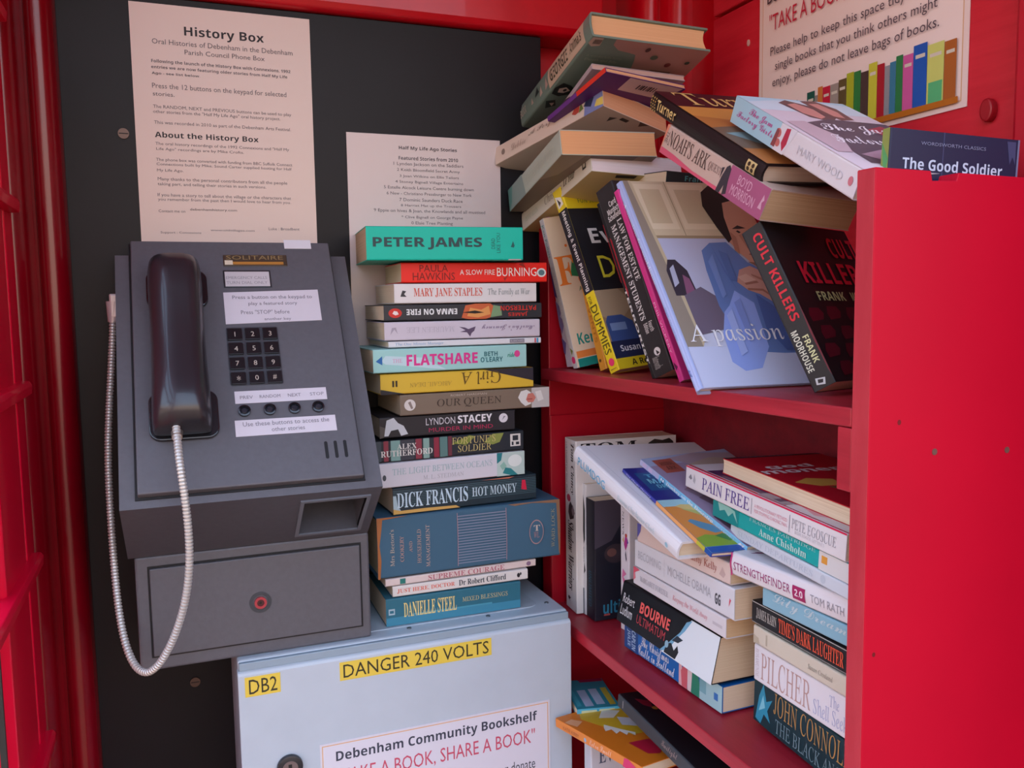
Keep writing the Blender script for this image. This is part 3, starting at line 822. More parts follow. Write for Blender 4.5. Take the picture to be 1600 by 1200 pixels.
# ------------------------------------------------------------------ books
# key: (position of the spine's lower far corner, orientation, spine length, cover width, thickness, spine lean)
BOOKS = {
'S17':((0.259,-0.1217,1.1004),(1.0,0,0,-0.0069),0.1785,0.108,0.0348,0),
'S16':((0.2683,-0.1208,1.1363),(1.0,0,0,-0.0037),0.1809,0.108,0.0136,0),
'S15':((0.2594,-0.1221,1.1511),(0.9999,0,0,0.01),0.203,0.108,0.0094,0),
'S14':((0.2499,-0.1238,1.1622),(1.0,0,0,0.0031),0.2461,0.118,0.0766,0),
'S13':((0.2721,-0.1199,1.2406),(0.9998,0,0,0.0187),0.1945,0.108,0.033,0),
'S12':((0.2539,-0.124,1.2751),(0.9996,0,0,0.0287),0.197,0.108,0.0305,0),
'S11':((0.2514,-0.1205,1.3075),(0.9998,0,0,0.0195),0.198,0.108,0.0252,0),
'S10':((0.2594,-0.1142,1.3352),(1.0,0,0,-0.0048),0.177,0.108,0.026,0),
'S9':((0.2841,-0.1209,1.3625),(1.0,0,0,0.0067),0.2004,0.118,0.026,0),
'S8':((0.2602,-0.1223,1.3898),(0.9999,0,0,0.0129),0.2027,0.108,0.0251,0),
'S7':((0.251,-0.128,1.4166),(0.9998,0,0,0.0194),0.2014,0.118,0.0287,0),
'S6':((0.2722,-0.1199,1.4465),(1.0,0,0,-0.0005),0.2007,0.108,0.0074,0),
'S5':((0.2677,-0.1192,1.4551),(1.0,0,0,-0.0038),0.2034,0.108,0.0225,0),
'S4':((0.2675,-0.12,1.4791),(1.0,0,0,0.0005),0.207,0.108,0.0192,0),
'S3':((0.2812,-0.1189,1.4997),(1.0,0,0,-0.0057),0.1857,0.108,0.024,0),
'S2':((0.2914,-0.1152,1.5249),(0.9997,0,0,-0.0252),0.189,0.108,0.0245,0),
'S1':((0.2472,-0.1265,1.5513),(0.9988,0,0,-0.0492),0.1928,0.125,0.0403,0),
'W1':((0.5322,-0.0628,1.3106),(0.4819,0.5175,0.4819,-0.5175),0.2403,0.1513,0.0409,0),
'W3':((0.5389,-0.1139,1.2351),(0.4945,0.5054,0.4946,-0.5054),0.1638,0.1012,0.027,0),
'W2':((0.5393,-0.1022,1.2525),(0.5014,0.4986,0.5014,-0.4986),0.1822,0.1104,0.0107,0),
'W4':((0.5615,-0.1695,1.2513),(0.5211,0.4779,0.5211,-0.4779),0.1822,0.1168,0.0203,0),
'L5':((0.5331,-0.2316,1.0725),(0.7221,0.0006,0.006,-0.6918),0.193,0.1122,0.0289,0),
'L4':((0.5338,-0.2282,1.1059),(0.715,0.0003,0.0072,-0.6991),0.1958,0.1123,0.0493,0.0106),
'L3':((0.5338,-0.2529,1.1586),(0.7076,0.0004,0.0051,-0.7066),0.1865,0.1122,0.0216,0),
'L2':((0.5304,-0.2625,1.1832),(0.7111,0.001,0.0043,-0.7031),0.1926,0.1122,0.0327,0),
'L1':((0.5273,-0.2742,1.2168),(0.7146,-0.0006,0,-0.6995),0.1762,0.1122,0.0222,0),
'R11':((0.558,-0.4542,1.0748),(0.6849,0,0.0104,-0.7285),0.1745,0.115,0.0474,0),
'R10':((0.5484,-0.4673,1.1246),(0.6955,-0.0053,0.0011,-0.7185),0.1657,0.1012,0.0368,0),
'R9':((0.5448,-0.4704,1.1642),(0.6941,-0.0037,0.0007,-0.7199),0.1622,0.1012,0.018,0),
'R8':((0.544,-0.4684,1.1847),(0.6944,-0.0034,0.0006,-0.7196),0.1638,0.1012,0.0221,0),
'R7':((0.5387,-0.4915,1.2089),(0.7094,-0.0024,0.0002,-0.7048),0.1446,0.1012,0.0179,0),
'R6':((0.5317,-0.4514,1.2282),(0.7238,-0.0007,0.0002,-0.69),0.1849,0.1288,0.0231,0),
'R5':((0.5494,-0.4248,1.2594),(0.6665,-0.0018,0.0212,-0.7452),0.199,0.1169,0.0124,0),
'R4':((0.5473,-0.3967,1.2744),(0.6794,0.0025,0.0214,-0.7334),0.2305,0.1168,0.0164,0),
'R3':((0.5476,-0.3444,1.2944),(0.6798,0.0017,0.0231,-0.7331),0.266,0.1288,0.0241,0),
'R1':((0.6595,-0.6338,1.3062),(0.7323,0.0198,-0.0075,0.6806),0.2312,0.1166,0.0162,0),
'X1':((0.4805,-0.1992,1.3034),(0.7204,0.0805,0.127,-0.6771),0.2251,0.1773,0.0208,0),
'X2':((0.5066,-0.2749,1.3014),(0.7049,0.083,0.123,-0.6937),0.1835,0.1168,0.0046,0),
'X3':((0.5335,-0.2689,1.3071),(0.7258,0.1079,0.1098,-0.6705),0.1926,0.1235,0.007,0),
'V6':((0.5204,-0.477,1.5583),(0.6995,0.2858,0.422,-0.5009),0.1607,0.15,0.0229,0),
'V5':((0.5085,-0.2601,1.6273),(0.6133,0.3061,0.2792,-0.6725),0.2897,0.1493,0.0105,0),
'V4':((0.5025,-0.2643,1.6208),(0.6473,0.3734,0.3883,-0.5393),0.2316,0.1168,0.0086,0),
'V3':((0.5062,-0.2124,1.627),(0.6628,0.3464,0.4267,-0.5085),0.2355,0.1288,0.0305,0),
'V2':((0.495,-0.1111,1.6382),(0.6624,0.3672,0.4186,-0.5011),0.2489,0.1288,0.0188,0),
'V1b':((0.521,-0.1088,1.5834),(0.5941,0.4413,0.4076,-0.535),0.1822,0.1168,0.0178,0),
'V1':((0.4989,-0.0585,1.6079),(0.5716,0.5044,0.4062,-0.5038),0.2054,0.092,0.0157,0),
'V0':((0.5087,-0.0452,1.6128),(0.575,0.4807,0.4599,-0.4762),0.2067,0.0828,0.0173,0),
'T5':((0.4971,-0.0046,1.5993),(0.7066,-0.1019,-0.0762,-0.6961),0.2148,0.1271,0.0257,0),
'T4':((0.476,-0.0103,1.6253),(0.6784,-0.0724,-0.0792,-0.7268),0.2089,0.1237,0.0305,0),
'T3':((0.4575,-0.0053,1.689),(0.8073,-0.1307,-0.042,-0.5739),0.2057,0.1197,0.026,0),
'T2':((0.4892,-0.1143,1.7286),(0.769,-0.1095,-0.1078,-0.6206),0.1197,0.1279,0.0061,0),
'T1c':((0.5111,0.0024,1.7083),(0.7016,-0.1328,-0.114,-0.6907),0.2023,0.1318,0.0075,0),
'T1':((0.4994,0.0069,1.7418),(0.6974,-0.1036,-0.0855,-0.704),0.2376,0.1604,0.0311,0),
'T6':((0.5694,-0.2671,1.634),(0.9984,0.0406,0.0273,-0.0267),0.12,0.11,0.0144,0),
'U3':((0.51,-0.3507,1.6531),(0.7088,0.1461,0.2028,-0.6597),0.1764,0.1103,0.0294,0),
'U1':((0.5123,-0.3271,1.7004),(0.6992,0.1875,0.1788,-0.6664),0.2009,0.1501,0.0201,0),
'U4':((0.5443,-0.4254,1.6713),(0.6508,0.1679,0.1671,-0.7214),0.2116,0.118,0.0248,0),
'U5':((0.55,-0.6156,1.6287),(0.4488,0.5203,0.4777,-0.5475),0.198,0.1188,0.0085,0),
'Y2':((0.466,-0.1708,0.9516),(0.7555,-0.0379,-0.0384,-0.6529),0.1784,0.127,0.0119,0),
'Y1':((0.4955,-0.1722,0.9597),(0.9961,0.0149,0.0095,-0.0865),0.058,0.08,0.0109,0),
'Y3':((0.519,-0.2393,0.9999),(0.6919,-0.0124,0.0232,-0.7215),0.2182,0.13,0.0166,0),
'Y4':((0.4965,-0.1900,0.947),(0.5,0.5,0.5,-0.5),0.200,0.11,0.02,0),
'V2b':((0.5082,-0.2109,1.6136),(0.6628,0.3464,0.4267,-0.5085),.222,.12,.0055,0),
}
G_S = 'books stacked on the electric cabinet'
G_T = 'books heaped above the upper shelf'
G_V = 'books standing on the upper shelf'
G_L = 'books piled on the lower shelf'
G_Y = 'books lying on the bottom shelf'

def book(key, label, cover, spine=(), front=(), back=(), hard=False, pages=('e4d3b8', 'cdb896'), group=None, rough=0.42, spine_col=None, coat=0.0):
    o, qt, L, W, T, sk = BOOKS[key]
    kind = 'hardback_book' if hard else 'paperback_book'
    root = empty(kind, o, qt)
    tag(root, label, 'book', group)
    CM = mat(cover, rough, coat=coat, spec=0.3)
    SM = mat(spine_col, rough, coat=coat, spec=0.3) if spine_col else CM
    th = min(0.0026 if hard else 0.0009, T * 0.2)
    r = min(T * 0.22, 0.0035 if hard else 0.0018)
    ys = lambda z: sk * (z / T - 1)          # lean of the spine
    # cover: wrapped sheet, outer and inner profile
    def arc(cy, cz, a0, a1, rad, n=4):
        return [(cy + rad * math.cos(math.radians(a0 + (a1 - a0) * k / n)), cz + rad * math.sin(math.radians(a0 + (a1 - a0) * k / n))) for k in range(n + 1)]
    bulge = (0.0016 if hard else 0.0)
    outer = [(W, 0), (W * .5, 0)] + arc(r, r, 270, 180, r) 
    if hard:
        outer += [(-bulge * math.sin(math.pi * k / 6), r + (T - 2 * r) * k / 6) for k in range(1, 6)]
    outer += arc(r, T - r, 180, 90, r) + [(W * .5, T), (W, T)]
    ri = max(r - th, 0.0002)
    inner = [(W, th), (W * .5, th)] + arc(th + ri, th + ri, 270, 180, ri)
    if hard:
        inner += [(th - bulge * math.sin(math.pi * k / 6), th + ri + (T - 2 * th - 2 * ri) * k / 6) for k in range(1, 6)]
    inner += arc(th + ri, T - th - ri, 180, 90, ri) + [(W * .5, T - th), (W, T - th)]
    shift = lambda pr: [(y + ys(z), z) for y, z in pr]
    outer, inner = shift(outer), shift(inner)
    mb = MB()
    loop = lambda pr, x: [(x, y, z) for y, z in pr]
    n = len(outer)
    sm, cm = mb.slot(SM), mb.slot(CM)
    def strip(A, B):
        mb.grid([A, B], CM)
        for k in range(n - 1):                 # faces of the spine take the spine material
            if 2 <= k < n - 3:
                mb.mi[len(mb.mi) - (n - 1) + k] = sm
    strip(loop(outer, 0), loop(outer, L))
    strip(loop(inner, 0), loop(inner, L))
    for x in (0, L):
        strip(loop(outer, x), loop(inner, x))
    mb.grid([[(0, *outer[0]), (L, *outer[0])], [(0, *inner[0]), (L, *inner[0])]], CM)
    mb.grid([[(0, *outer[-1]), (L, *outer[-1])], [(0, *inner[-1]), (L, *inner[-1])]], CM)
    mb.build('cover', root)
    # block of leaves
    ex = 0.003 if hard else 0.0004
    PMt = page_mat(*pages)
    mb = MB()
    z0, z1 = th + .0001, T - th - .0001
    N = 6
    A, B = [], []
    ring = []
    for k in range(N + 1):
        z = z0 + (z1 - z0) * k / N
        y_in = th + .0004 + ys(z)
        ring.append((y_in, z))
    for k in range(N, -1, -1):
        z = z0 + (z1 - z0) * k / N
        hollow = (0.0035 if hard else 0.0006) * math.sin(math.pi * k / N)
        ring.append((W - ex - hollow + ys(z) * (0.6 if sk else 0), z))
    mb.prism(ring, ex, L - ex, PMt, 'x')
    mb.build('page_block', root)
    S = lambda u, v, h=0.0: (u * L, -h + ys(v * T) - (bulge * math.sin(math.pi * min(max((v * T - r) / max(T - 2 * r, 1e-4), 0), 1)) if hard else 0), v * T)
    if spine: print_surface(root, 'spine_print', S, spine, 0.0003 if hard else 0.00012, 12 if hard else 0)
    Fr = lambda a, b, h=0.0: ((1 - b) * L, a * W, T + h)
    if front: print_surface(root, 'front_cover_print', Fr, front)
    Bk = lambda a, b, h=0.0: ((1 - b) * L, (1 - a) * W, -h)
    if back: print_surface(root, 'back_cover_print', Bk, back)
    return root

def t(text, style, u0, v0, u1, v1, col, rot=0, part='title'):
    return ('t', text, style, u0, v0, u1, v1, col, rot, part)
def A(text, style, u0, v0, u1, v1, col, rot=0):
    return ('t', text, style, u0, v0, u1, v1, col, rot, 'author')

# ---- stack on the electric cabinet, from the bottom
book('S17', 'teal paperback with gold lettering lying directly on the electric cabinet', '2f6b7e', [
    ('r', 0, 0, 1, .30, '3f86a0'), ('r', .18, .30, .78, .36, '4a93a8'),
    A('DANIELLE STEEL', 'serifb', .125, .26, .51, .80, 'e2cf86'), t('MIXED BLESSINGS', 'serif', .555, .53, .90, .70, 'c2b884'), ('r', .018, .40, .062, .62, '9fb8c2'), ('r', .026, .46, .054, .56, '2f6b7e')], group=G_S)
book('S16', 'thin white paperback with orange and black lettering above the teal book', 'd9d6d2', [
    t('JUST HERE, DOCTOR', 'serifb', .03, .28, .445, .72, 'd9705e'), A('Dr Robert Clifford', 'serifb', .475, .26, .83, .82, '2e3a44'), ('o', .928, .5, .012, .22, '24242a'), ('o', .945, .62, .006, .14, '24242a')], group=G_S)
book('S15', 'thin cream paperback with pink lettering squeezed under the big blue cookery book', 'd8c8c4', [
    t('SUPREME COURAGE', 'serifb', .27, .12, .78, .84, 'b4717c'), ('r', .09, .15, .125, .85, '2f7a72'), ('o', .95, .5, .016, .3, '8b6e86')], group=G_S)
LN = [('r', .42, .09 + .047 * k, .685, .107 + .047 * k, '7f8aa0') for k in range(18)]
book('S14', 'thick worn blue clothbound cookery hardback in the middle of the stack', '40647c', [
    ('p', [(0, 0), (.012, 0), (.018, .3), (.010, .55), (.022, .8), (.03, 1), (0, 1)], 'a4683c'), ('p', [(.03, 1), (.022, .965), (.10, .985), (.16, 1)], 'a4683c'),
    ('p', [(.70, 1), (.74, .965), (.84, .985), (.98, .94), (.985, .4), (.992, .1), (1, 0), (1, 1)], '8d6b52'),
    *LN, ('r', .417, .06, .420, .955, 'a98a92'), ('r', .686, .06, .689, .955, 'a98a92'),
    t("Mrs Beeton's", 'serif', .062, .20, .083, .80, 'b9b0a0', 90), t('COOKERY', 'serif', .113, .26, .132, .68, 'c19c8c', 90), t('AND', 'serif', .160, .40, .176, .58, 'c19c8c', 90),
    t('HOUSEHOLD', 'serif', .202, .20, .222, .76, 'b9a094', 90), t('MANAGEMENT', 'serif', .248, .12, .268, .82, 'c0aca0', 90),
    ('o', .858, .48, .042, .215, 'a58a8c'), ('o', .858, .48, .038, .195, '40647c'), t('T', 'serifb', .842, .50, .878, .60, 'c3b9b0', 0, 'publisher_mark'), t('WL', 'serif', .842, .38, .874, .48, 'b0807c', 0, 'publisher_mark'),
    t('WARD LOCK', 'serif', .945, .18, .965, .86, '9c9a80', 90, 'publisher_mark')], hard=True, rough=.7, coat=0, pages=('cfc3a4', 'a89a78'), group=G_S)
book('S13', 'dark teal striped paperback with pale blue lettering on the big cookery book', '24343d', [
    *[('r', .0, .86 - .065 * k, 1, .875 - .065 * k, '587681') for k in range(10)], ('p', [(0, 0), (.45, 0), (.42, .10), (.2, .13), (.05, .12), (0, .2)], 'c9a45c'), ('p', [(0, .2), (.05, .12), (.03, .3), (.02, .7), (0, .7)], 'a8c2cc'),
    A('DICK FRANCIS', 'serifb', .025, .22, .505, .80, 'c3dcea'), t('HOT MONEY', 'serifb', .535, .36, .855, .72, 'b9d0da'), ('p', [(.89, .45), (.93, .40), (.92, .80), (.895, .82)], 'd02848'), ('p', [(.60, .96), (.80, .93), (.84, .99)], 'c8765c')], group=G_S)
book('S12', 'white paperback with a pale green title and sea picture near the stack middle', 'd3d2da', [
    t('THE LIGHT BETWEEN OCEANS', 'serif', .09, .50, .765, .76, '9fbcbf'), A('M. L. STEDMAN', 'serif', .29, .20, .565, .38, 'b4b4ba'), ('o', .038, .42, .012, .12, '4a5058'),
    ('r', .80, 0, 1, 1, 'b9cfc9'), ('p', [(.80, .55), (.83, .68), (.84, 1), (.80, 1)], '2f7f86'), ('p', [(.84, .12), (.90, .0), (.95, 0), (.90, .3), (.86, .36)], '2f8286'), ('o', .93, .62, .05, .26, 'dfe8e4'), ('p', [(.82, .45), (.85, .62), (.87, .40), (.84, .25)], '8fbcae')], group=G_S)
STR = [('3f4a52', 0, .04), ('8c3a48', .055, .085), ('7fa49e', .10, .16), ('3c3f48', .16, .25), ('8c3a48', .26, .30), ('86a79f', .31, .35), ('8c2f42', .38, .415), ('5b7f7c', .42, .47), ('6b3440', .475, .50)]
book('S11', 'dark navy paperback with red and teal stripes and gold title in the stack', '2c3138', [
    *[('r', a_, .0, b_, 1, c_) for c_, a_, b_ in STR], ('p', [(.72, .55), (.78, .95), (.86, .96), (.83, .5), (.78, .4)], '88924a'), ('p', [(.50, .62), (.62, .98), (.66, .9), (.6, .5)], '7c8a3c'), 
    A('ALEX', 'serifb', .14, .56, .265, .82, 'dcdad4'), A('RUTHERFORD', 'serifb', .035, .22, .37, .52, 'dcdad4'), t("FORTUNE'S", 'serif', .50, .56, .80, .92, 'c9b878'), t('SOLDIER', 'serif', .54, .16, .77, .50, 'c9b878'),
    ('r', .905, .22, .978, .86, 'd8d6d0'), ('r', .922, .52, .962, .78, '2c3138'), ('r', .915, .28, .928, .46, '2c3138'), ('r', .945, .30, .968, .44, '2c3138')], group=G_S)
book('S10', 'charcoal paperback with a white horse shape and pink subtitle in the stack', '2b2a2f', [
    ('p', [(.03, .10), (.05, .85), (.10, .96), (.13, .70), (.17, .55), (.20, .15), (.15, .08), (.13, .4), (.08, .35), (.06, .1)], 'c9cdd2'), ('p', [(.0, .0), (.03, .05), (.04, .5), (.0, .6)], '55504c'),
    A('LYNDON', 'plain', .33, .50, .545, .84, 'c9c6cc'), A('STACEY', 'heavy', .565, .50, .825, .88, 'dcdade'), t('MURDER IN MIND', 'plain', .35, .16, .83, .36, 'a82c52'), ('o', .912, .62, .034, .23, 'd8d6dc'), ('p', [(.90, .5), (.93, .7), (.915, .72)], '8c8c94')], group=G_S)
book('S9', 'taupe brown paperback with a white-haired portrait at the spine end', '7c6d5e', [
    t('OUR QUEEN', 'serif', .235, .26, .665, .70, '3f342c'), A('ROBERT HARDMAN', 'plain', .325, .80, .565, .90, 'b9ada0'), ('o', .062, .5, .036, .27, 'd8d2cc'), ('p', [(.05, .62), (.07, .3), (.082, .34), (.066, .68)], '8d8078'),
    ('r', .875, 0, 1, 1, 'bdbab8'), ('p', [(.78, .55), (.80, .85), (.84, .92), (.87, .78), (.87, .2), (.83, .10), (.80, .3)], 'd8d8d4'), ('p', [(.835, .42), (.85, .72), (.885, .74), (.905, .5), (.885, .28), (.85, .28)], 'c4796c'), ('p', [(.90, .8), (.94, .86), (.96, .4), (.92, .3)], 'd9d8d4'), ('r', .845, .42, .88, .47, 'a04a48')], group=G_S)
book('S8', 'bright yellow paperback lying upside down with dark corner triangles', 'd8b43c', [
    ('p', [(.66, 1), (1, 1), (1, .32)], '33313a'), ('p', [(0, .26), (.15, 0), (0, 0)], '2b2a30'), t('Girl A', 'serif', .51, .28, .775, .92, '6a5220', 180), A('ABIGAIL DEAN', 'serif', .18, .30, .45, .52, 'ab8f3e', 180), ('r', .072, .36, .084, .66, '3c3424'), ('r', .092, .36, .104, .66, '3c3424')], group=G_S)
book('S7', 'pale aqua paperback with hot pink lettering in the upper stack', '9ed0cd', [
    ('p', [(.05, .50), (.075, .72), (.30, .60), (.46, .04), (.16, .30), (.075, .36)], 'bfdbe2'), ('p', [(.015, .50), (.055, .34), (.055, .72)], '2a68a8'), t('THE', 'serif', .118, .42, .178, .58, 'd88ab8'), t('FLATSHARE', 'heavy', .205, .26, .665, .74, 'd83e8e'), A('BETH', 'bold', .71, .54, .80, .74, '2c6a70'), A("O'LEARY", 'bold', .685, .28, .835, .50, '2c6a70'),
    ('o', .935, .60, .020, .15, 'dc4a92'), t('ride', 'italicb', .868, .46, .918, .66, '2c8a6a', 0, 'publisher_mark')], group=G_S)
book('S6', 'very thin white paperback with small blue title in the upper stack', 'd8dade', [
    t('The One Minute Manager', 'serif', .04, .22, .345, .80, '7fa8c8'), ('r', .785, .18, .885, .84, '7c7a86'), A('BLANCHARD', 'bold', .79, .30, .88, .70, 'b9b8c0'), ('r', .955, .1, .966, .9, 'c85a6a'), ('r', .970, .1, .982, .9, '4a9ac8')], group=G_S)
book('S5', 'pale lilac paperback lying upside down with a dark swallow on its spine', 'c9c3cf', [
    t("Martha's Journey", 'script', .61, .36, .965, .76, '8a7a94', 180), A('MAUREEN LEE', 'serif', .135, .40, .435, .70, 'b5afbc', 180),
    ('p', [(.465, .66), (.50, .62), (.525, .52), (.55, .60), (.572, .66), (.562, .42), (.545, .30), (.535, .10), (.515, .34), (.47, .38), (.505, .46)], '5b4d66'), ('p', [(.035, .3), (.06, .6), (.08, .35), (.07, .7), (.045, .68)], 'a59fae')], group=G_S)
book('S4', 'charcoal paperback lying upside down with orange flame patch on its spine', '34363a', [
    t('EMMA ON FIRE', 'heavy', .135, .34, .447, .72, 'dfe2e2', 180), ('o', .067, .48, .040, .30, 'c8362e'), ('p', [(.05, .45), (.06, .62), (.08, .58), (.088, .40), (.068, .34)], 'e8dcd8'),
    ('p', [(.475, .10), (.50, .9), (.56, 1), (.66, 1), (.70, .7), (.69, .2), (.63, 0), (.52, 0)], 'c8643c'), ('p', [(.51, .2), (.53, .75), (.60, .6), (.65, .85), (.66, .3), (.58, .1)], 'dd9a58'), ('p', [(.66, .1), (.68, .9), (.73, .8), (.735, .2)], '7a9a72'), ('p', [(.475, .44), (.56, .36), (.62, .42), (.56, .56)], '2a2420'),
    A('PATTERSON', 'bold', .725, .52, .962, .84, 'c8362e', 180), A('JAMES', 'bold', .775, .14, .905, .44, 'c8362e', 180)], group=G_S)
book('S3', 'white paperback with red and grey lettering under the red book', 'dddbda', [
    A('MARY JANE STAPLES', 'serifb', .13, .30, .605, .78, 'd0604e'), t('The Family at War', 'serif', .645, .30, .95, .74, '74807e'), ('p', [(.04, .35), (.055, .66), (.08, .62), (.065, .48), (.082, .34)], '3c3c40')], group=G_S)
book('S2', 'scarlet paperback with brown and white lettering second from the stack top', 'e8281c', [
    A('PAULA', 'plain', .12, .54, .31, .88, '7c2018'), A('HAWKINS', 'plain', .075, .12, .355, .50, '7c2018'), t('A SLOW FIRE', 'plain', .39, .38, .63, .64, 'ece4dc'), t('BURNING', 'plain', .645, .30, .925, .74, 'f0e8e0'), ('o', .962, .48, .033, .23, 'd8dcd8'), ('o', .962, .48, .022, .15, '5a7a80'), ('p', [(.80, .9), (.83, 1), (.85, .7)], 'a02818'), ('p', [(.70, .05), (.72, .3), (.69, .2)], 'a02818')], group=G_S)
book('S1', 'bright teal paperback on top of the stack beside the payphone', '00bba2', [
    A('PETER JAMES', 'heavy', .04, .32, .73, .68, '2f4a4c'), t('DEAD', 'plain', .79, .34, .815, .66, '1d6e66', 90), t('LIKE YOU', 'plain', .825, .22, .85, .82, '1d6e66', 90), ('p', [(.92, .40), (.935, .58), (.945, .44), (.955, .60), (.94, .38)], '1c5a56'), ('p', [(.90, 0), (.99, .0), (.985, .03), (.905, .03)], 'd0a8a8')], pages=('c9b090', 'a98f70'), group=G_S)

# ---- standing at the far end of the lower shelf
book('W1', 'tall white paperback with black lettering standing at the far left of the lower shelf', 'dcdad8', [
    A('Tom Clancy', 'italicb', .020, .52, .315, .86, '26262a', 0), t('with General Carl Stiner (Ret.)', 'serif', .018, .10, .32, .26, '4a4a50', 0), ('o', .345, .34, .022, .17, 'b8405a'), ('p', [(.36, .50), (.40, .85), (.45, .80), (.47, .45), (.43, .30), (.39, .35)], '3a3236'), ('p', [(.37, .72), (.41, .6), (.44, .7), (.42, .9)], '8a7a80'),
    t('Shadow Warriors', 'italicb', .475, .28, .885, .78, '1e1e22', 0), ('p', [(.925, .28), (.935, .48), (.95, .30), (.955, .46), (.94, .22)], '2c2c30')],
    front=[t('TOM', 'serifb', .05, .93, .60, .985, '1e1e22'), ('p', [(.70, .935), (.72, .965), (.78, .985), (.86, .975), (.93, .985), (.97, .965), (.98, .94)], '35322f'), A('CLANCY', 'serifb', .05, .84, .95, .915, '1e1e22')], group=G_L)
book('W2', 'slim white book with black motifs between the tall white one and navy one', 'd6d8da', [
    ('p', [(.08, .3), (.2, .8), (.42, .75), (.46, .4), (.36, .2)], '2a3438'), ('p', [(.60, .5), (.66, .85), (.69, .4)], '2a3438'), ('r', .80, .1, 1, .45, '24404c'), t('MAVERICK', 'serif', .48, .30, .60, .62, '8b8f96', 0)], group=G_L)
book('W3', 'dark navy paperback standing behind the left pile on the lower shelf', '1e1f2b', [t('UNLIMITED', 'bold', .60, .32, .90, .64, '2c5266', 0), ('r', .0, .05, .4, .12, '3a3c50')],
    front=[('p', [(.0, .6), (.25, .66), (.6, 1), (.0, 1)], '45404e'), ('o', .3, .55, .16, .08, '3a3038'), ('o', .25, .56, .07, .035, '6a4a48'), t('ultimate', 'bold', .12, .05, .80, .16, '2f7c9a'), ('r', .13, .035, .22, .05, 'a04a48')], group=G_L)
book('W4', 'white paperback with pink dancing figures standing behind the left pile', 'dcd9e0', [
    t('of NEWS', 'serif', .06, .22, .30, .46, '4a4850', 0), ('p', [(.29, .60), (.33, .86), (.37, .80), (.41, .60), (.37, .42), (.33, .50)], 'b43c8c'), ('o', .30, .66, .014, .12, 'b8483c'), ('p', [(.31, .40), (.34, .25), (.36, .45)], 'c8a070'), ('p', [(.41, .62), (.47, .74), (.49, .66), (.44, .56)], '4a4452'), ('p', [(.32, .75), (.345, .95), (.36, .8)], '6a4aa0'),
    ('p', [(.55, .3), (.58, .7), (.61, .35), (.64, .75), (.66, .4), (.61, .2)], 'd67aa6'), ('p', [(.66, .5), (.70, .72), (.74, .4), (.72, .8)], 'd67aa6')], group=G_L)

# ---- left pile on the lower shelf, from the bottom
book('L5', 'blue paperback with white script title at the bottom of the left pile', '1763b0', [
    ('r', 0, 0, .16, 1, '244a86'), ('r', .60, 0, .63, 1, 'd8aeb4'), ('p', [(.63, 0), (.62, .6), (.66, 1), (.69, .7), (.68, 0)], 'c8606c'), ('r', .685, 0, .73, 1, 'd4c4c8'), ('p', [(.72, 0), (.73, .9), (.78, 1), (.80, .5), (.80, 0)], '2c8068'), ('r', .80, 0, 1, 1, '9cc4cc'), ('r', .80, .3, .86, .8, '74a8b4'), ('r', .93, .35, .965, .62, '3a72b4'),
    A('JULIE', 'bold', .035, .16, .075, .86, 'a8c4e0', 270), A('CAPLIN', 'bold', .09, .10, .135, .92, 'a8c4e0', 270), t('The Christmas', 'script', .20, .52, .50, .94, 'e2e6ee'), t('Castle in Scotland', 'script', .17, .10, .56, .52, 'e2e6ee')], group=G_L)
book('L4', 'thick black and white thriller paperback with coral title in the left pile', '17181d', [
    ('p', [(.52, 0), (.60, .28), (.66, .56), (.70, .8), (.74, 1), (1, 1), (1, 0)], 'd8e2e8'), ('p', [(.50, 0), (.58, .30), (.66, .62), (.70, .9), (.75, 1), (.70, .70), (.63, .40), (.58, .1)], '6fa6c4'), ('p', [(.545, .02), (.56, .24), (.60, .30), (.635, .18), (.66, .32), (.68, .20), (.66, .02)], '1c2026'), ('p', [(.60, .36), (.64, .52), (.70, .50), (.66, .38)], '2a3440'), ('o', .56, .22, .018, .08, '89aec0'),
    A('Robert', 'plain', .035, .52, .170, .74, 'd8dade'), A('Ludlum', 'plain', .030, .22, .165, .46, 'd8dade'), t('BOURNE', 'heavy', .235, .50, .555, .76, 'e0605c'), t('ULTIMATUM', 'plain', .220, .24, .530, .44, 'b8444c')], group=G_L, pages=('dcc8aa', 'b89e7c'))
book('L3', 'white paperback with red flower corner and faint red script in left pile', 'd6d4da', [
    ('p', [(0, .55), (.03, .75), (.08, .95), (.05, 1), (0, 1)], 'd4586c'), ('p', [(.0, .2), (.03, .4), (.02, .7), (0, .6)], 'd77a88'), A('MARGARET FORSTER', 'serif', .085, .36, .42, .66, '9a9aa4'), t('Keeping the World Away', 'italic', .47, .32, .83, .70, 'd68a94'), ('r', .88, .40, .97, .55, 'c0bcc4')], group=G_L, pages=('d4b690', 'b4936c'))
book('L2', 'white memoir paperback with pale grey capitals in the left pile', 'd3d5dc', [
    t('BECOMING', 'plain', .04, .36, .30, .66, 'b4b6be'), ('r', .335, .2, .338, .8, 'b8bac2'), A('MICHELLE OBAMA', 'plain', .375, .34, .80, .66, 'a9abb4'), t('GG', 'heavy', .835, .24, .885, .60, '4a4a54', 0, 'publisher_mark'), ('p', [(.955, .36), (.975, .60), (.962, .64)], 'c84a62')], group=G_L, pages=('dcc6aa', 'b89c7e'))
book('L1', 'cream pink paperback with brown-red lettering topmost in the left pile', 'd8c4bc', [
    A('Cathy Kelly', 'serif', .575, .26, .875, .74, '9c4438'), ('p', [(.90, .3), (.93, .7), (.96, .4), (.94, .2)], 'c0a8a4'), ('p', [(0, .2), (.04, .6), (.05, 1), (0, 1)], '5a58a0')], group=G_L, pages=('d8bfa0', 'b39672'))

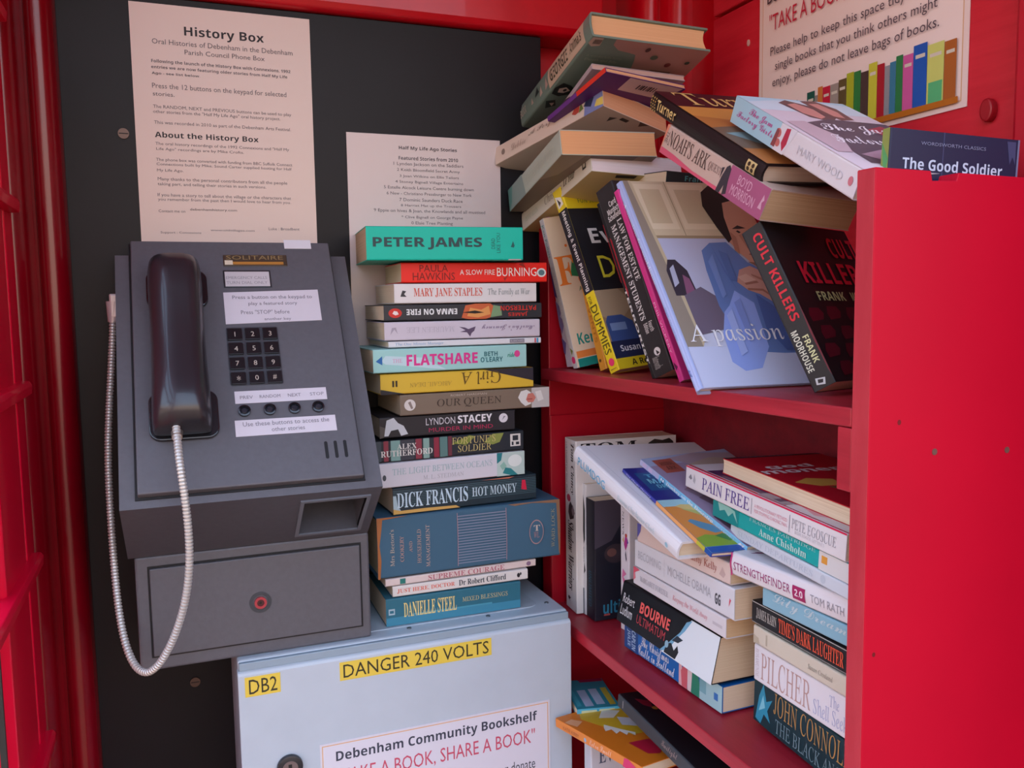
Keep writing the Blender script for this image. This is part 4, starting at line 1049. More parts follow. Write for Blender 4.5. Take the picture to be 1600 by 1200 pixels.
# ---- right pile on the lower shelf, from the bottom
book('R11', 'thick dark teal paperback with gold capitals at the bottom of the right pile', '12363f', [
    ('p', [(.02, .10), (.05, .62), (.09, .94), (.12, .60), (.175, .72), (.13, .42), (.16, .2), (.10, .3), (.07, .05)], '2f8fb0'), ('p', [(.05, .3), (.09, .7), (.11, .45)], '7cc4d8'), A('JOHN CONNOLLY', 'serif', .19, .48, .87, .93, 'b08a52'), t('THE BLACK ANGEL', 'serif', .21, .10, .85, .40, '6f8b94')], group=G_L)
book('R10', 'white paperback with tall thin red-brown capitals low in the right pile', 'dcdce4', [
    A('ROSAMUNDE', 'serif', .012, .12, .045, .90, 'bcb0b4', 270), A('PILCHER', 'serif', .065, .12, .505, .86, 'b89a96'), t('The', 'serif', .655, .56, .73, .86, 'aab0d0'), t('Shell Seekers', 'serif', .53, .14, .86, .54, 'aab0d0')], group=G_L)
book('R9', 'yellowed cream paperback with a worn spine in the right pile', 'ccc6b6', [
    t('Susan Crosland', 'italic', .50, .34, .70, .62, '8f897e'), ('p', [(0, 0), (.06, .1), (.05, .4), (0, .5)], 'b4ab96'), ('r', .12, .2, .135, .8, 'b0a896')], group=G_L)
book('R8', 'black paperback with condensed orange-red lettering in the right pile', '1d1d21', [
    A('JAMES KAHN', 'serifb', .045, .26, .235, .76, 'b4b2ac'), t("TIME'S DARK LAUGHTER", 'serifb', .255, .18, .790, .82, 'd8563a'), ('r', 0, .93, 1, .97, 'a9a8a4'), ('r', 0, .04, .9, .07, '8c8b88')], group=G_L)
book('R7', 'pale blue paperback with flowing white script in the right pile', '86b4c8', [
    t('Lily Dreams', 'script', .10, .30, .80, .98, 'b9ccd4'), ('p', [(.05, 1), (.2, .7), (.3, 1)], '6ea3bc')], group=G_L)
book('R6', 'white hardback with maroon spaced capitals sticking out of the right pile', 'dcdbe2', [
    ('r', 0, 0, .012, 1, 'c03a7c'), t('STRENGTHSFINDER', 'plain', .030, .30, .455, .66, '9a4a78'), ('r', .470, .16, .555, .70, 'a02860'), t('2.0', 'bold', .485, .30, .540, .58, 'e8d8e4', 0, 'volume_mark'), A('TOM RATH', 'plain', .590, .30, .80, .62, '9a98a2')],
    front=[('p', [(.10, .93), (.16, .93), (.50, .80), (.42, .80)], '7c2858'), ('p', [(.16, .60), (.24, .62), (.20, .50), (.12, .48)], '5c3a4c'), ('p', [(.12, .42), (.2, .44), (.18, .34), (.1, .32)], '6a3050')], hard=True, group=G_L)
book('R5', 'pale bluish white paperback with faint capitals above the maroon lettered book', 'ccd6e2', [
    t('SUNDAY DEPARTURES', 'serif', 0.072, .28, 0.706, .72, 'b6c2d2'), ('o', 0.779, .5, 0.0181, .3, 'bcc8d6')], group=G_L)
book('R4', 'turquoise paperback with pale handwritten name in the right pile', '1aa6a6', [
    ('r', 0.000, 0, 0.214, 1, '198c8e'), ('p', [(0.041, 1), (0.058, 0.5), (0.099, 0.7), (0.132, 0.4), (0.165, 0.75), (0.206, 0.2), (0.181, 0.9), (0.132, 1)], '8cc4bc'), A('Anne Chisholm', 'serifb', 0.370, .20, 0.687, .64, 'bfe0da'), t('FRANCES PARTRIDGE', 'serif', 0.296, .78, 0.740, .98, 'a8d4d0'), ('r', 0.761, 0, 1.000, 1, 'd4d6d8'), ('r', 0.777, .4, 0.810, .8, 'd89a40')], group=G_L)
book('R3', 'thick white paperback with purple and pink lettering and red-edged cover', 'dedde2', [('r', 0, .93, 1, 1.0, 'd02450'), 
    ('p', [(0.024, 0.5), (0.041, 0.68), (0.053, 0.5), (0.041, 0.42)], '8a8a92'), ('p', [(0.061, 0.4), (0.069, 0.75), (0.081, 0.5), (0.075, 0.3)], 'b4b4bc'), t('PAIN FREE', 'serif', 0.134, .22, 0.472, .76, '5f4a94'), ('r', 0.485, .16, 0.488, .80, '8f8d9c'), t('A REVOLUTIONARY METHOD', 'plain', 0.506, .48, 0.701, .62, 'd89aa8', 0, 'subtitle'), t('FOR STOPPING CHRONIC PAIN', 'plain', 0.506, .28, 0.701, .42, 'd89aa8', 0, 'subtitle'), ('r', 0.713, .14, 0.716, .80, '8f8d9c'), A('PETE EGOSCUE', 'serif', 0.727, .34, 0.955, .72, 'a4a3ac'), t('WITH ROGER GITTINES', 'serif', .745, .18, .90, .30, 'bdbcc4', 0, 'author')],
    front=[('r', .010, 0, .040, 1, 'c81e50'), ('r', .05, .50, 1, .88, '53315e'), ('r', .02, .34, 1, .50, '9a8f9c'), ('r', .05, .38, .9, .42, '4a2c58'), ('r', .02, 0, 1, .33, 'd8d4da'), ('p', [(.06, .20), (.12, .30), (.2, .24), (.12, .16)], 'd89aa8')], group=G_L)
book('R1', 'red-covered paperback lying fore-edge outwards on top of the right pile', 'b4182a', [],
    front=[('r', 0, 0.000, 1, 0.027, '24232e'), ('r', 0, 0.027, 1, 1.000, 'b4182a'), t('DARK ALLIES', 'plain', .30, 0.005, .82, 0.022, '6c6a78', 180, 'author'), t('god', 'heavy', .40, 0.192, .86, 0.267, 'd9d4d8', 180), t('moneng', 'heavy', .05, 0.283, .99, 0.361, 'd9d4d8', 180), ('p', [(0.55, 0.471), (0.75, 0.432), (0.93, 0.487), (0.8, 0.565), (0.6, 0.565)], 'c9a04c'), ('p', [(0.2, 0.487), (0.5, 0.471), (0.55, 0.581), (0.3, 0.628)], '4a3460'), ('p', [(0.45, 0.581), (0.75, 0.581), (0.66, 0.675), (0.5, 0.675)], '5a6a38')], group=G_L, pages=('e2d2b8', 'c2ac8c'))

# ---- picture books leaning over the left pile
book('X1', 'large white picture book leaning over the left pile with blue lettering', 'dfe1e8', [
    t('PLUMDOG', 'plain', .050, .06, .345, .58, '58b0d8'), A('Emma Chichester Clark', 'italic', .470, .22, .815, .56, 'b3cfdc'), ('o', .915, .30, .012, .14, '9ccbe0')], front=[('r', .060, 0, .064, 1, 'c9ccd6')], hard=True, group=G_L)
book('X2', 'thin picture book with indigo top and orange desert cover on the white one', '3a3f9c', [('r', .42, 0, .86, 1, 'e0a060'), ('r', .86, 0, .94, 1, 'b8b83c'), ('r', .94, 0, 1, 1, '2454a4'), t('The Mango Mystery', 'plain', .05, .25, .36, .75, 'c8ccec')],
    front=[('r', 0, .58, 1, 1, '262c7e'), ('r', .06, .70, .75, .93, '1f5288'), t('THE', 'bold', .14, .86, .42, .90, '58a8c8'), t('MAGIC', 'bold', .12, .78, .5, .84, '7ac4d8'), t('DRAGON', 'bold', .16, .72, .5, .765, '6cb4cc'),
           ('r', 0, .0, 1, .58, '9fd0dc'), ('p', [(0, .47), (.2, .52), (.45, .50), (.7, .56), (1, .5), (1, .1), (0, .1)], 'd9c47c'), ('p', [(0, .50), (.12, .50), (.30, .40), (.6, .36), (1, .34), (1, .10), (0, .1)], 'd98f44'), ('p', [(.15, .47), (.4, .42), (.45, .36), (.3, .38)], 'b8bc6c'),
           ('p', [(.09, .33), (.14, .25), (.24, .19), (.32, .20), (.30, .27), (.22, .31), (.14, .35)], '5f93b4'), ('p', [(.32, .38), (.50, .30), (.44, .24), (.34, .28)], '3f7ca4'), ('p', [(0, .15), (.12, .18), (.3, .15), (.6, .18), (1, .16), (1, .06), (0, .06)], '86a838'), ('p', [(.2, .16), (.3, .18), (.4, .13), (.3, .10)], '4a8a48'), ('r', 0, 0, 1, .055, '2a55a8')], group=G_L)
book('X3', 'sky blue animal story paperback with lilac cover lying on the picture books', '7fbfe4', [
    ('r', 0, 0, .20, 1, 'b6b8dc'), ('r', .03, .2, .07, .8, 'c6b4d8'), ('r', .09, .2, .13, .8, 'cdbce0'), ('r', .215, .16, .262, .84, '4a93c4'), t('N', 'heavy', .222, .25, .255, .75, 'e4eef4', 0, 'publisher_mark'), t('Donkey on the Doorstep', 'serifb', .280, .14, .720, .82, 'eef2f6'), A('LUCY DANIELS', 'plain', .75, .28, .90, .68, 'c4e0f0'), ('p', [(.93, .2), (.95, .8), (.97, .3), (.985, .8)], 'e8eef2')],
    front=[('r', .0, .0, 1, 1, '9c8fae'), ('r', 0, .9, 1, 1, '9fb2d6'), ('p', [(.25, .97), (.6, 1), (1, .95), (1, .80), (.5, .84)], 'a89aa8'), ('r', .085, .80, .30, .965, 'a5584e'), t('ANIMAL', 'bold', .12, .885, .27, .93, '6c3c34'), t('ARK', 'bold', .14, .83, .25, .875, '6c3c34'), ('p', [(.35, .86), (.7, .92), (1, .88), (1, .70), (.4, .68)], 'b0a498'), ('p', [(.05, .60), (.4, .72), (.8, .6), (.9, .3), (.3, .25)], '8b7b92'), ('p', [(.1, .5), (.35, .56), (.4, .4), (.2, .3)], '7a6478'), ('p', [(.02, .3), (.3, .3), (.4, .05), (.05, .02)], '6a5068')], group=G_L)

# ---- standing on the upper shelf, from the far end
book('V0', 'white and purple book half hidden at the far end of the upper shelf', 'd2cede', [('p', [(.35, 0), (.42, .9), (.55, .6), (.52, 0)], '57488c'), ('p', [(.55, .0), (.62, .8), (.66, .3), (.7, .9), (.78, .2), (.72, 0)], '8a80b4'), ('p', [(.80, .0), (.84, .6), (.92, .2), (.9, 0)], '6a5e9c'), ('r', 0, 0, .30, 1, 'b06ab0')], front=[('r', 0, .75, 1, 1, 'b25cae')], group=G_V)
book('V1', 'cream paperback with big orange letters leaning at the far end of the shelf', 'd5d6d6', [t('Ken Follett', 'plain', .04, .30, .26, .78, '5fa8a4', 0), t('Fall of Giants', 'plain', .32, .30, .68, .78, 'cccccc', 0), ('o', .945, .5, .024, .36, 'e8407a'), ('p', [(.86, .3), (.885, .8), (.91, .4)], '7a8a3c')],
    front=[('r', 0, 0, 1, 1, 'dccbb2'), t('Fall', 'serifb', .02, .540, .86, .735, 'dd7c30'), ('p', [(.22, .60), (.32, .74), (.38, .58)], '2c7a50'), t('A NOVEL', 'plain', .30, .49, .70, .52, '4a7a62', 0, 'subtitle'), A('Ken Follett', 'bold', .10, .145, .98, .225, '1f8a80'), ('r', .03, .06, 1, .105, 'dd8440'), ('r', .03, .0, 1, .055, '1d8a80'), ('o', .25, .80, .02, .01, 'e07830')], spine_col='d5d6d6', group=G_V)
book('V1b', 'orange paperback mostly hidden behind the yellow and black planning guide', 'dc9c3a', [('o', .93, .4, .012, .16, '6a4a20'), t('EVENTS', 'bold', .5, .3, .8, .7, 'b87a2a', 0)], group=G_V)
book('V2', 'yellow and black planning guide leaning near the far end of the upper shelf', 'e2cc28', [
    ('r', .115, 0, .575, 1, '26262c'), ('p', [(.03, .15), (.05, .75), (.09, .8), (.10, .2)], 'e8e6dc'), ('p', [(.045, .3), (.075, .6), (.09, .35)], '3a3830'),
    t('Meeting & Event Planning', 'bold', .125, .26, .565, .74, 'e6e4e2', 0), t('FOR', 'plain', .595, .20, .635, .50, '6a6220', 0, 'series_name'), t('DUMMIES', 'plain', .645, .16, .905, .84, '4a4620', 0, 'series_name'), ('o', .948, .5, .020, .28, 'e23c6e'), ('r', .982, .2, .986, .8, '8a8230')],
    front=[('r', 0, .42, 1, .875, '232329'), t('Making Everything Easier!', 'bold', .12, .945, .9, .97, '8a9440', 0, 'subtitle'), t('FUN SEMINARS', 'bold', .16, .905, .62, .93, '8a9440', 0, 'subtitle'), t('Event', 'bold', .165, .675, .95, .76, 'e4e2e2'), t('D', 'plain', .17, .485, .36, .605, 'd8d03c', 0, 'series_name'),
           ('r', 0, .055, 1, .42, '9c8468'), ('p', [(0, .42), (.3, .42), (.45, .34), (.2, .24), (0, .28)], 'b09a80'), ('p', [(.02, .25), (.06, .28), (.24, .28), (.36, .24), (.38, .10), (.02, .10)], '3f5690'), ('r', .06, .20, .26, .24, '7c94c4'), ('r', 0, .055, 1, .145, '2a3054'), A('Susan Friedmann', 'bold', .095, .088, .85, .122, 'e0e0ea'), ('p', [(0, .0), (1, 0), (1, .055), (0, .055)], 'e2cc28'), t('A Reference', 'bold', .18, .012, .75, .045, '2a2a20', 0, 'strapline')], group=G_V)
book('V2b', 'thin black paperback with red edge hardly showing beside the dark law textbook', '1e1d20', [t('TERRORIST', 'bold', .50, .20, .92, .80, 'd8d8d8'), ('r', .12, 0, .46, .12, 'b01c2c')],
    front=[('r', .0, .10, .12, .16, 'c81c30'), ('r', .0, .55, .03, .85, 'b41c2c')], group=G_V)
book('V3', 'dark law textbook with white capitals on the spine beside the pink book', '2d2a2c', [
    A('Card', 'bold', .085, .50, .115, .90, 'dcdada', 90), A('Murdoch', 'bold', .120, .30, .150, .98, 'dcdada', 90), A('Schofield', 'bold', .152, .24, .182, .96, 'dcdada', 90),
    t('LAW FOR ESTATE', 'serifb', .195, .64, .525, .90, 'dcdada', 0), t('MANAGEMENT STUDENTS', 'serifb', .205, .24, .715, .52, 'dcdada', 0), t('Fourth', 'bold', .735, .56, .785, .78, 'c9c6c4', 0, 'edition'), t('Edition', 'bold', .735, .30, .785, .52, 'c9c6c4', 0, 'edition'), ('o', .885, .55, .020, .17, 'd8d6d6'), ('p', [(.875, .5), (.895, .66), (.90, .5)], '2d2a2c'), t('Butterworths', 'italic', .905, .20, .965, .62, 'b0aca8', 0, 'publisher_mark'), 
    ('p', [(.25, 0), (.27, .07), (.40, .05), (.55, .08), (.58, 0)], 'a02030')], group=G_V)
book('V4', 'slim magenta paperback squeezed against the lavender cookery hardback', 'd43a8c', [A('PHIL VICKERY', 'plain', .60, .34, .86, .72, 'f0b8d8', 0), ('p', [(.90, .3), (.93, .8), (.945, .35), (.92, .2)], '5c1c44')], group=G_V)
SKIN, SHIRT, HAIR = 'cf9a84', '6580bc', '241d20'
book('V5', 'large lavender cookery hardback with a man in blue shirt on its cover', 'a9b8e4', [
    t('A passion for puddings', 'serif', .105, .28, .525, .72, 'e2e8f8', 0), A('PHIL VICKERY', 'serif', .64, .30, .79, .70, '8ea2d8', 0), ('p', [(.90, .3), (.92, .7), (.935, .4), (.945, .7)], '6a7cb8')],
    front=[('r', .025, 0, 1, 1, 'c6cbe0'), ('r', .025, .695, 1, 1, 'd3c4a6'), ('r', .10, .735, .34, .985, 'e0d3b8'), ('r', .135, .765, .30, .955, 'cbbc9d'), ('r', .38, .735, .68, .985, 'e0d3b8'), ('r', .42, .765, .64, .955, 'cbbc9d'), ('r', .36, .69, .365, 1, '8f8268'), ('r', .025, .685, 1, .70, 'a08f72'),
           ('r', .025, .36, .70, .685, 'b9bedb'), ('p', [(.025, 1), (.065, 1), (.10, .70), (.12, .45), (.14, .17), (.025, .16)], '93887c'), ('p', [(.065, 1), (.085, 1), (.12, .70), (.15, .4), (.17, .2), (.14, .17), (.12, .45)], 'c4b698'),
           ('p', [(.09, .40), (.09, .52), (.13, .575), (.19, .575), (.25, .52), (.26, .40)], '3a3440'), ('p', [(.105, .44), (.12, .53), (.16, .55), (.15, .46)], 'b0b4cc'), ('p', [(.17, .40), (.20, .50), (.24, .48), (.25, .40)], '8a5878'), ('p', [(.15, .40), (.30, .44), (.42, .38), (.42, .25), (.15, .22)], '6e6478'),
           ('p', [(.025, .0), (1, 0), (1, .16), (.025, .17)], 'c3ccea'),
           ('p', [(.40, .52), (.43, .62), (.52, .66), (.66, .665), (.76, .56), (.92, .50), (1, .45), (1, .13), (.72, .13), (.52, .14), (.42, .2), (.38, .35)], SHIRT), ('p', [(.46, .35), (.55, .42), (.66, .36), (.62, .16), (.50, .07), (.37, .06), (.30, .10), (.32, .22), (.40, .32)], '93aaee'), ('p', [(.52, .66), (.55, .52), (.58, .42), (.54, .5)], '5f76b4'),
           ('p', [(.66, .70), (.71, .90), (.80, .96), (.92, .94), (1, .84), (1, .60), (.90, .51), (.82, .53), (.74, .60)], SKIN), ('p', [(.60, .86), (.64, .94), (.74, .985), (.88, .985), (1, .93), (1, .85), (.90, .90), (.78, .88), (.74, .80), (.72, .68), (.68, .66), (.64, .74)], HAIR), ('p', [(.76, .735), (.82, .755), (.88, .74), (.82, .735)], '2a2024'), ('p', [(.80, .60), (.86, .615), (.9, .60), (.85, .585)], '8a5048'),
           ('p', [(.60, .46), (.66, .52), (.76, .54), (.88, .50), (.98, .30), (.93, .27), (.82, .36), (.74, .40), (.66, .42)], 'c8988a'), ('p', [(.62, .485), (.70, .50), (.76, .47), (.66, .455)], 'd8ae9e'), ('p', [(.655, .455), (.76, .465), (.77, .455), (.66, .445)], 'a06c5c'), ('p', [(.66, .43), (.78, .425), (.86, .38), (.85, .372), (.77, .415), (.66, .42)], 'a06c5c'), ('p', [(.74, .50), (.84, .47), (.95, .33), (.94, .32), (.83, .455), (.74, .49)], 'a87464'),
           ('p', [(.70, .62), (.73, .72), (.76, .69), (.73, .6)], 'b27c68'), ('p', [(.79, .70), (.83, .71), (.85, .62), (.81, .63)], 'b8826e'), ('p', [(.78, .72), (.80, .726), (.82, .715), (.80, .71)], '1e1a1c'), ('p', [(.76, .56), (.82, .535), (.90, .515), (.95, .56), (.88, .55)], '8c6254'),
           ('p', [(.44, .56), (.50, .60), (.47, .40), (.43, .38)], '7690cc'), ('p', [(.56, .62), (.62, .60), (.60, .46), (.55, .47)], '5a74b0'), ('p', [(.40, .30), (.46, .33), (.44, .14), (.38, .12)], 'a4b8f2'), ('p', [(.50, .36), (.56, .38), (.54, .20), (.49, .18)], '8298dc'), ('p', [(.70, .40), (.80, .34), (.92, .25), (1, .22), (1, .14), (.74, .14), (.66, .24)], '4f68a6'),
           t('A passion', 'serif', .055, .165, .765, .262, 'eef0f8')], hard=True, group=G_V)
book('V6', 'black paperback with scrawled red capitals leaning at the near end of the shelf', '26282c', [
    t('CULT KILLERS', 'bold', .05, .40, .60, .80, 'cc2c3c', 0), A('FRANK', 'bold', .70, .54, .86, .80, 'ccd2a4', 0), A('MOORHOUSE', 'bold', .65, .16, .895, .44, 'ccd2c4', 0), ('p', [(.935, .3), (.95, .7), (.985, .6), (.97, .25)], 'c2c8cc'), ('p', [(.945, .38), (.955, .6), (.972, .54), (.965, .34)], '26282c'), ('p', [(.5, 1), (.7, .92), (.92, .95), (.96, 1)], '6a2434')],
    front=[('r', 0, 0, 1, 1, '1b171a'), *[('p', [(x_, y_), (x_ + .13, y_ + .012), (x_ + .16, y_ + .05), (x_ + .13, y_ + .085), (x_ + .02, y_ + .085), (x_ - .01, y_ + .04)], '5c0f20') for x_, y_ in [(.06, .36), (.27, .37), (.50, .365), (.74, .36), (.10, .25), (.33, .245), (.57, .255), (.80, .25), (.05, .14), (.28, .135), (.52, .145), (.76, .14), (.12, .03), (.36, .03), (.60, .03), (.82, .03)]],
           t('CULT', 'bold', .655, .785, .985, .925, 'c01f34'), t('KILLERS', 'bold', .175, .60, .995, .745, 'd3203a'), A('FRANK', 'bold', .234, .490, .560, .548, 'b9c68c'), A('MOORHOUSE', 'bold', .640, .490, .99, .548, 'b9c68c')], group=G_V)

# ---- heap above the upper shelf, left part
book('T5', 'white paperback at the bottom of the heap above the planning guide', 'dcd6c4', [t('Christmas', 'serif', .37, .30, .62, .76, '8d8674'), t('Le Year', 'italicb', .64, .40, .80, .84, '4a4636'), ('r', .895, .38, .94, .82, '35342c'), ('r', .905, .48, .93, .72, 'c9c4b0'), A('PENNY ALLEN', 'serif', .06, .34, .26, .62, 'b4bca4')], back=[('r', 0, 0, 1, 1, 'cdbb80'), ('p', [(.5, .05), (.7, .06), (.72, .02), (.5, .01)], '3a3830')], pages=('eadcdc', 'd6c8c8'), group=G_T)
book('T4', 'greenish paperback with peach page edges in the middle of the heap', 'b2baaa', [('p', [(0, 0), (.35, 0), (.3, 1), (0, 1)], '83968e'), A('CATHERINE', 'serif', .36, .40, .62, .72, 'c4c8b4'), t('THE RIVER', 'serif', .64, .30, .90, .68, 'c0c4b0'), ('p', [(0, 0), (.06, .3), (.1, 1), (0, 1)], '5a8a82')], back=[('r', 0, 0, 1, 1, '7c6c5c'), ('p', [(.2, 0), (.7, 0), (.6, .3), (.3, .35)], '5a4a44'), ('p', [(.75, 0), (1, 0), (1, .4), (.85, .3)], '9a8a74')], pages=('e0a878', 'cc8e62'), group=G_T)
book('T3', 'white paperback with a blue and red flower end jutting from the heap', 'd8c4b4', [('p', [(.84, 0), (.86, 1), (1, 1), (1, 0)], '7c84b4'), ('p', [(.84, .5), (.88, .85), (.93, .7), (.90, .3)], '2e3350'), ('p', [(.93, .2), (.95, .5), (1, .5), (1, .1)], 'd8c060'), ('p', [(.74, .42), (.77, .70), (.81, .66), (.80, .36), (.77, .30)], 'b44a3c'), ('p', [(.80, .3), (.82, .8), (.84, .4)], '6c7a40'), t('A Perfect', 'script', .34, .48, .66, .82, '9c8a7e'), A('Debbie', 'script', .17, .30, .31, .66, 'b49c8c'), ('o', .085, .5, .018, .16, '8a786c')], back=[('r', 0, 0, 1, 1, 'cfb9a8'), ('r', .55, .03, .66, .06, '4a4038'), ('p', [(.3, .0), (.38, .05), (.44, 0)], '6a584c'), ('p', [(.7, .05), (.74, .12), (.78, .07)], '4a3c34')], pages=('dba27c', 'c88c68'), group=G_T)
book('T2', 'thin purple paperback with a red spine strip and barcode in the heap', '5c2c70', [('r', .52, 0, 1, 1, 'd83a2c'), ('r', 0, 0, .52, 1, '6a3a84')], back=[('r', 0, 0, 1, 1, '5c2c70'), ('p', [(.03, .005), (.70, .005), (.69, .23), (.12, .25)], 'cdb4b8'), *[('r', .30 + .03 * k, .08, .312 + .03 * k + .006 * (k % 3), .16, '3a2c34') for k in range(8)]], pages=('e4b288', 'cf9870'), group=G_T, spine_col='6a3a84')
book('T1c', 'pinkish grey paperback directly under the green hardback in the heap', 'b9a8ae', [('p', [(.4, 0), (.5, .8), (.62, .9), (.7, .2)], '3a3034'), ('r', 0, 0, .4, 1, '9aa0b4')], back=[('r', 0, 0, 1, 1, 'b49ca2')], pages=('d4b0a4', 'b48e84'), group=G_T)
book('T1', 'dark green hardback with cartoon animals on top of the heap', '74897e', [
    ('r', .47, .06, .93, .90, 'c9b49c'), t('GEORGIE', 'bold', .50, .22, .73, .74, '4a4a3c'), t('Animals', 'bold', .76, .30, .90, .76, '5a5444'), ('p', [(.42, .2), (.44, .7), (.46, .3)], 'b89a90'), ('p', [(.28, .4), (.31, .8), (.34, .45)], '2c3432'), ('p', [(.34, .2), (.37, .6), (.38, .25)], 'c0a89c'), ('p', [(.22, .3), (.235, .6), (.25, .3)], 'c0a89c'), t('BURR', 'bold', .05, .30, .14, .66, 'c4bcae', 0, 'author')],
    back=[('p', [(.0, .0), (.80, .0), (.79, .05), (.72, .09), (.62, .10), (.56, .11), (.53, .16), (.50, .24), (.42, .27), (.38, .33), (.3, .40), (0, .42)], 'b48c84'), ('p', [(.90, .005), (.985, .006), (.99, .06), (.95, .085), (.89, .07)], 'c4aa9a'), *[('r', .90 + .009 * k, .02, .905 + .009 * k, .06, '3a302c') for k in range(7)], t('A wonderfully funny', 'plain', .64, .145, .94, .170, '8f9c8c', 180, 'blurb'), t('Elspeth and Billy', 'plain', .66, .178, .93, .205, '9aa694', 180, 'blurb'),
          ('p', [(.98, .50), (.94, .44), (.86, .46), (.80, .50), (.82, .55), (.90, .58), (.97, .56)], '242c2a'), ('p', [(.94, .50), (.89, .48), (.84, .51), (.88, .54), (.93, .54)], 'c4b4a8'), ('o', .885, .51, .015, .014, '141818'), ('p', [(.97, .64), (.90, .62), (.86, .68), (.93, .72)], '2c3634'), ('p', [(.93, .66), (.89, .65), (.89, .69)], 'c4b4a8'), ('o', .40, .11, .03, .02, '5a6a58'), ('o', .24, .16, .025, .02, '7a3c3c'), ('o', .50, .05, .02, .02, '5a3c3a'), ('r', .16, .22, .34, .25, '7c5c54'), ('o', .10, .12, .02, .015, '4a5c50')], hard=True, pages=('e8b88a', 'd4a074'), group=G_T)
book('T6', 'dark slim book peeping out behind the lavender cookery hardback', '33383c', [t('Frances', 'bold', .20, .30, .52, .72, '5fa4a8')], group=G_T)

# ---- heap above the upper shelf, right part
book('U3', 'beige and magenta paperback with rough capitals under the black hardback', 'c4aca0', [
    ('r', .66, 0, 1, 1, 'a4587c'), ('p', [(0, 0), (.66, 0), (.60, .12), (.35, .10), (.15, .2), (0, .22)], 'cf5a74'), ('p', [(0, 0), (.02, .9), (.03, 1), (0, 1)], 'd88a70'), t('THE', 'plain', .018, .40, .048, .80, '7a6a64', 270), t("NOAH'S ARK", 'serif', .055, .36, .465, .88, '55443f'), t('QUEST', 'serif', .475, .42, .595, .72, '7a6460'),
    ('p', [(.60, 0), (.61, .5), (.625, .85), (.645, .95), (.665, .85), (.672, .5), (.69, .1), (.66, 0), (.65, .3), (.635, .0)], '3c363e'), ('p', [(.60, .4), (.59, .75), (.61, .8)], '3c363e'), A('BOYD', 'plain', .745, .56, .865, .86, 'd8a8c0'), A('MORRISON', 'plain', .715, .18, .920, .50, 'd8a8c0'), ('p', [(.955, .3), (.97, .75), (.985, .6), (.972, .5), (.985, .3)], 'caa0b4')], pages=('cfb08c', 'ad8c68'), group=G_T)
book('U1', 'black hardback with gold lettering and dark painted jacket in the heap', '241b1c', [
    *[('o', .012 + .02 * (k % 3), .12 + .16 * (k // 3), .004, .05, 'c8a860') for k in range(15)], t('Turner', 'bold', .072, .26, .262, .78, 'd8bc7c'), ('r', .885, .26, .955, .78, 'c8b27c'), ('o', .905, .62, .010, .1, '3a2c20'), ('o', .935, .62, .010, .1, '3a2c20'), ('o', .905, .40, .010, .1, '3a2c20'), ('o', .935, .40, .010, .1, '3a2c20')],
    front=[('r', 0, .76, 1, 1, '3c1620'), ('r', 0, 0, 1, .76, 'b0703a'), ('p', [(0, .76), (1, .76), (1, .60), (.5, .55), (0, .62)], 'c98a44'), ('p', [(0, .45), (.3, .5), (.7, .42), (1, .46), (1, .2), (0, .18)], '6f5a48'), ('p', [(.05, .38), (.3, .42), (.4, .3), (.2, .25)], '7f9aa0'), ('p', [(.3, .2), (.6, .3), (.9, .2), (.8, .05), (.3, .08)], '4a3a34'), t('Turner', 'serif', .115, .79, .95, .985, 'd8b06c')], hard=True, pages=('ddcab8', 'bca690'), group=G_T)
book('U4', 'white and sky blue saga paperback with smiling girls above the end panel', 'dfdde4', [
    ('r', 0.000, 0, 0.418, 1, 'a9d2e4'), ('p', [(0.397, 0), (0.418, 0.9), (0.460, 1), (0.543, 1), (0.481, 0)], 'dcdce6'), ('p', [(0.449, 0.35), (0.465, 0.9), (0.496, 0.95), (0.491, 0.4), (0.470, 0.1)], 'b83850'), ('o', 0.413, .62, 0.0209, .16, 'c4706c'), ('o', 0.423, .30, 0.0188, .14, 'c4706c'), ('p', [(0.376, 0.1), (0.397, 0.75), (0.418, 0.7), (0.408, 0.1)], '8c4c50'),
    t('The Jam', 'script', 0.146, .54, 0.355, .88, 'c05c9c'), t('Factory Girls', 'script', 0.047, .22, 0.376, .56, 'c05c9c'), A('MARY WOOD', 'plain', .580, .34, .905, .62, 'c9c9d2'), ('o', .958, .5, .014, .15, 'cc7c88')],
    front=[('r', 0, .84, 1, 1, 'b4d4e2'), ('r', 0, .0, 1, .84, 'd8c8d0'), ('p', [(0, .90), (.3, .96), (.7, .98), (1, .95), (1, .78), (0, .78)], 'cfdde6'), ('p', [(.30, .92), (.42, .98), (.56, .90), (.62, .72), (.5, .64), (.36, .70)], '6a4a4c'), ('p', [(.36, .90), (.46, .93), (.54, .84), (.52, .72), (.44, .68), (.36, .76)], 'd08a80'), ('p', [(.56, .98), (.72, 1), (.80, .88), (.76, .70), (.62, .68), (.56, .80)], '7a504c'), ('p', [(.60, .94), (.70, .95), (.74, .82), (.70, .72), (.62, .74)], 'd08a80'), ('p', [(.22, .60), (.5, .68), (1, .66), (1, .05), (.16, .08)], '5c4c58'), ('p', [(.05, .60), (.22, .62), (.30, .4), (.16, .2), (.04, .2)], 'c4a8b0'), ('p', [(.70, .55), (.9, .62), (1, .4), (.85, .3)], 'a83c4c'), ('p', [(.2, .18), (.6, .3), (.9, .14), (.4, .05)], 'b48e9c'),
           t('The Jam', 'script', .28, .46, .92, .60, 'f0e6ec'), t('Factory Girls', 'script', .20, .27, .95, .44, 'f0e6ec')], group=G_T)
